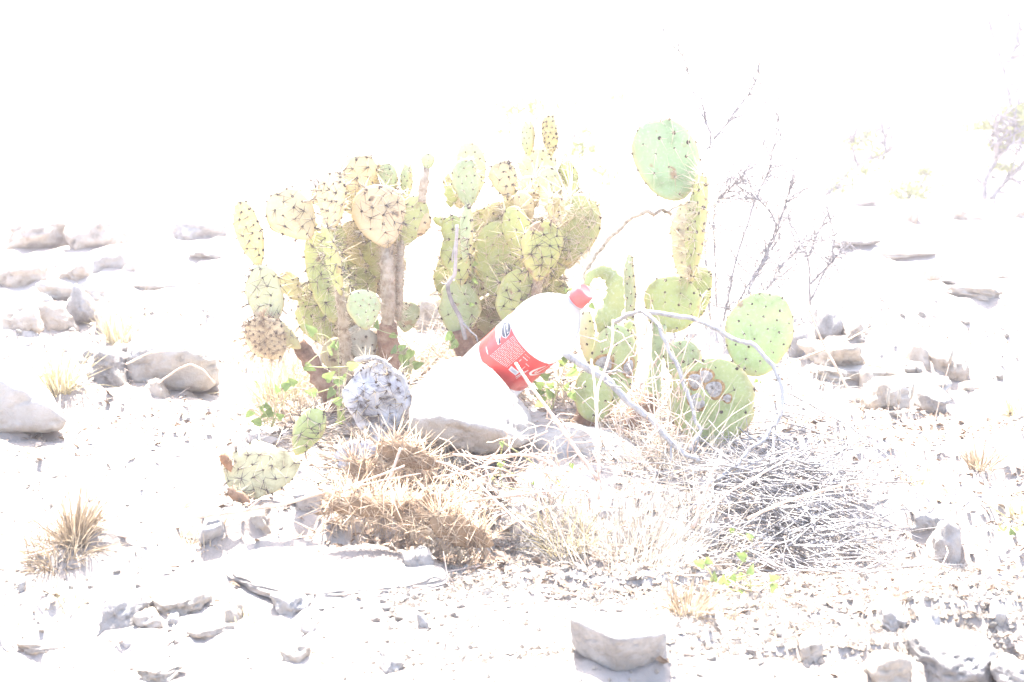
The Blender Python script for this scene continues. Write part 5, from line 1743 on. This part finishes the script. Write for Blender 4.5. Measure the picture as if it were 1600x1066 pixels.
for (x, y, rx, ry, lab) in ((1425, 298, 34, 20, 'low yellowish far bush below the thin far bush'), (1446, 268, 16, 8, 'tiny far bush above the low yellowish one')):
    b_ = empty('bush', tuple(P(x, 312 if y > 280 else y + 8, 9.8)), lab, 'bush', 'far bushes')
    shrub(b_, [[(x, y + ry, 0), (x - rx * .3, y, 0), (x - rx * .6, y - ry * .6, 0)], [(x, y + ry, 0), (x + rx * .3, y, 0), (x + rx * .5, y - ry * .5, 0)]], 9.8, 'twig_grey', 0.007, 14, 0.15, 'limb')
    foliage(b_, [(x, y, rx, ry)], 9.8, 160, 'leaf_far', 'crown', 0.03)
b_ = empty('bush', tuple(P(880, 330, 7.0)), 'pale yellow-leaved bush behind the top of the middle cactus', 'bush', 'far bushes')
shrub(b_, [[(880, 330, 0), (890, 260, 0), (900, 200, 0), (930, 150, 0)], [(880, 330, 0), (860, 250, 0), (800, 190, 0), (780, 160, 0)], [(880, 330, 0), (915, 270, 0), (960, 240, 0), (968, 210, 0)], [(890, 260, 0), (896, 220, 0), (897, 195, 0)]], 7.0, 'twig_grey', 0.005, 40, 0.25, 'limb')
foliage(b_, [(788, 204, 12, 8), (918, 204, 10, 8), (906, 232, 16, 24), (926, 232, 8, 8), (970, 152, 16, 6), (945, 275, 20, 16), (820, 170, 60, 16), (890, 250, 30, 12)], 7.0, 60, 'leaf_far', 'crown', 0.022)

# ------------------------------------------------------------------ dead matter under the cacti
mb = MB()
for (px0, px1, py0, py1, n) in ((430, 660, 560, 690, 420), (660, 900, 500, 640, 420), (880, 1090, 580, 720, 420), (500, 800, 690, 800, 300), (640, 720, 500, 580, 120)):
    for k in range(n):
        px, py = random.uniform(px0, px1), random.uniform(py0, py1)
        r_ = ray(px, py)
        t_ = 0.5 / -r_[2]
        x_, y_ = r_[0] * t_, r_[1] * t_
        a_ = random.uniform(0, 6.28)
        mb.tube(twig_path((x_, y_, gh1(x_, y_) + abs(random.gauss(0, 0.012))), (math.cos(a_), math.sin(a_), random.gauss(0.1, 0.3)), random.uniform(0.02, 0.09), 4, 0.22, 0.04),
                np.linspace(0.0012, 0.0005, 5) * random.uniform(0.6, 1.5), 4)
tag(mb.build('dead_stem_litter', M['bark_tan']), 'tangle of dead brown stems on the ground under the cacti', 'dead stems', None, 'stuff')
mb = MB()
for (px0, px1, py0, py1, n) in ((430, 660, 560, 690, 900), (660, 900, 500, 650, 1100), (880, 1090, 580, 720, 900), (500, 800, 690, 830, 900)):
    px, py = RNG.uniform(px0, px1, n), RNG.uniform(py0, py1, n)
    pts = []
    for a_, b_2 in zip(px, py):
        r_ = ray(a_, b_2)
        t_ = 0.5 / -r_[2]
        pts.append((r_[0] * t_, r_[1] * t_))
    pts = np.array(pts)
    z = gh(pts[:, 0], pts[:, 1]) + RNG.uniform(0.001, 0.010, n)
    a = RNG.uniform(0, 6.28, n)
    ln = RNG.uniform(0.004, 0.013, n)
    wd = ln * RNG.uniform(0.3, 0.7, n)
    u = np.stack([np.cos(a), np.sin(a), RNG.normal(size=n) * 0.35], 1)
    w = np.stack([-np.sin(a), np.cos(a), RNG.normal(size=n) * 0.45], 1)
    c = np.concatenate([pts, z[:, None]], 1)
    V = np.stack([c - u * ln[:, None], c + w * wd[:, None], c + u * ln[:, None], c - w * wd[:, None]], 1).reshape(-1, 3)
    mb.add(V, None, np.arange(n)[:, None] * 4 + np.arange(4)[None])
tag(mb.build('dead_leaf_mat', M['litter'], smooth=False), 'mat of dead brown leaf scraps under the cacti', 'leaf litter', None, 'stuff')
tuft(650, 560, 130, 150, 50, 'long bleached straws right of the left trunk', 'grass_white', base=30, width=1.5, droop=.6)
tuft(760, 520, 150, 160, 60, 'long bleached straws among the middle cactus pads', 'grass_white', base=40, width=1.5, droop=.6)
tuft(470, 600, 160, 150, 70, 'long bleached straws leaning on the leaning left cactus', 'grass_white', base=40, width=1.6, droop=.5)
tuft(1010, 700, 120, 170, 110, 'tangled pale straws over the right end of the grey slab', 'grass_white', base=50, width=1.8, droop=.9, Y=2.1)
tuft(1110, 760, 110, 160, 90, 'pale straws spilling from the left end of the brush heap', 'grass_white', base=50, width=1.8, droop=.8)
tuft(735, 800, 70, 150, 70, 'pale wiry straws right of the dead spiny pads', 'grass_white', base=40, width=1.5, droop=.9)
tuft(320, 845, 34, 80, 90, 'grey straw wisps at the left end of the eroded bank', 'grass_brown', base=24, droop=.8)
tuft(1300, 860, 50, 120, 90, 'pale straws at the front of the brush heap', 'grass_white', base=60, width=1.6, droop=.9)
# thin pale twigs tangled over the right pads
for k, (x0, y0, n, lab) in enumerate(((1040, 690, 13, 'tangle of thin curly pale twigs over the round scarred pad'), (850, 760, 24, 'tangle of thin pale twigs in front of the grey slab'), (1000, 600, 16, 'sparse pale twigs between the scarred pad and the tall cactus'))):
    Yt = (2.08, 1.9, 2.2)[k]
    root = P(x0, y0 + 40, Yt)
    mb = MB()
    for j in range(n * 3):
        p0 = P(x0 + random.gauss(0, 45), y0 + random.gauss(0, 40), Yt + random.gauss(0, .04))
        mb.tube(np.array(twig_path(p0, (random.gauss(0, 1), random.gauss(0, .5), random.gauss(.3, .8)), random.uniform(.04, .14), 7, .38)) - root, np.linspace(0.0011, 0.0005, 8), 4)
    o = mb.build('twig_tangle', M['straw_twig'])
    o.location = root
    tag(o, lab, 'twigs', None, 'stuff')
tuft(560, 600, 110, 170, 160, 'brown dead grass packed under the left cacti', 'grass_brown', base=60, width=1.8, droop=.6)
tuft(480, 650, 90, 150, 150, 'brown dead grass left of the dead grey pads', 'grass_brown', base=50, width=1.8, droop=.7)
tuft(760, 560, 90, 150, 140, 'brown dead grass behind the bottle', 'grass_brown', base=60, width=1.8, droop=.6)
tuft(900, 640, 80, 140, 130, 'brown dead grass at the foot of the scarred pad', 'grass_brown', base=46, width=1.8, droop=.6)
tuft(405, 560, 90, 110, 100, 'dry wiry grass left of the leaning left cactus', 'grass', base=30, width=1.6, droop=.5)
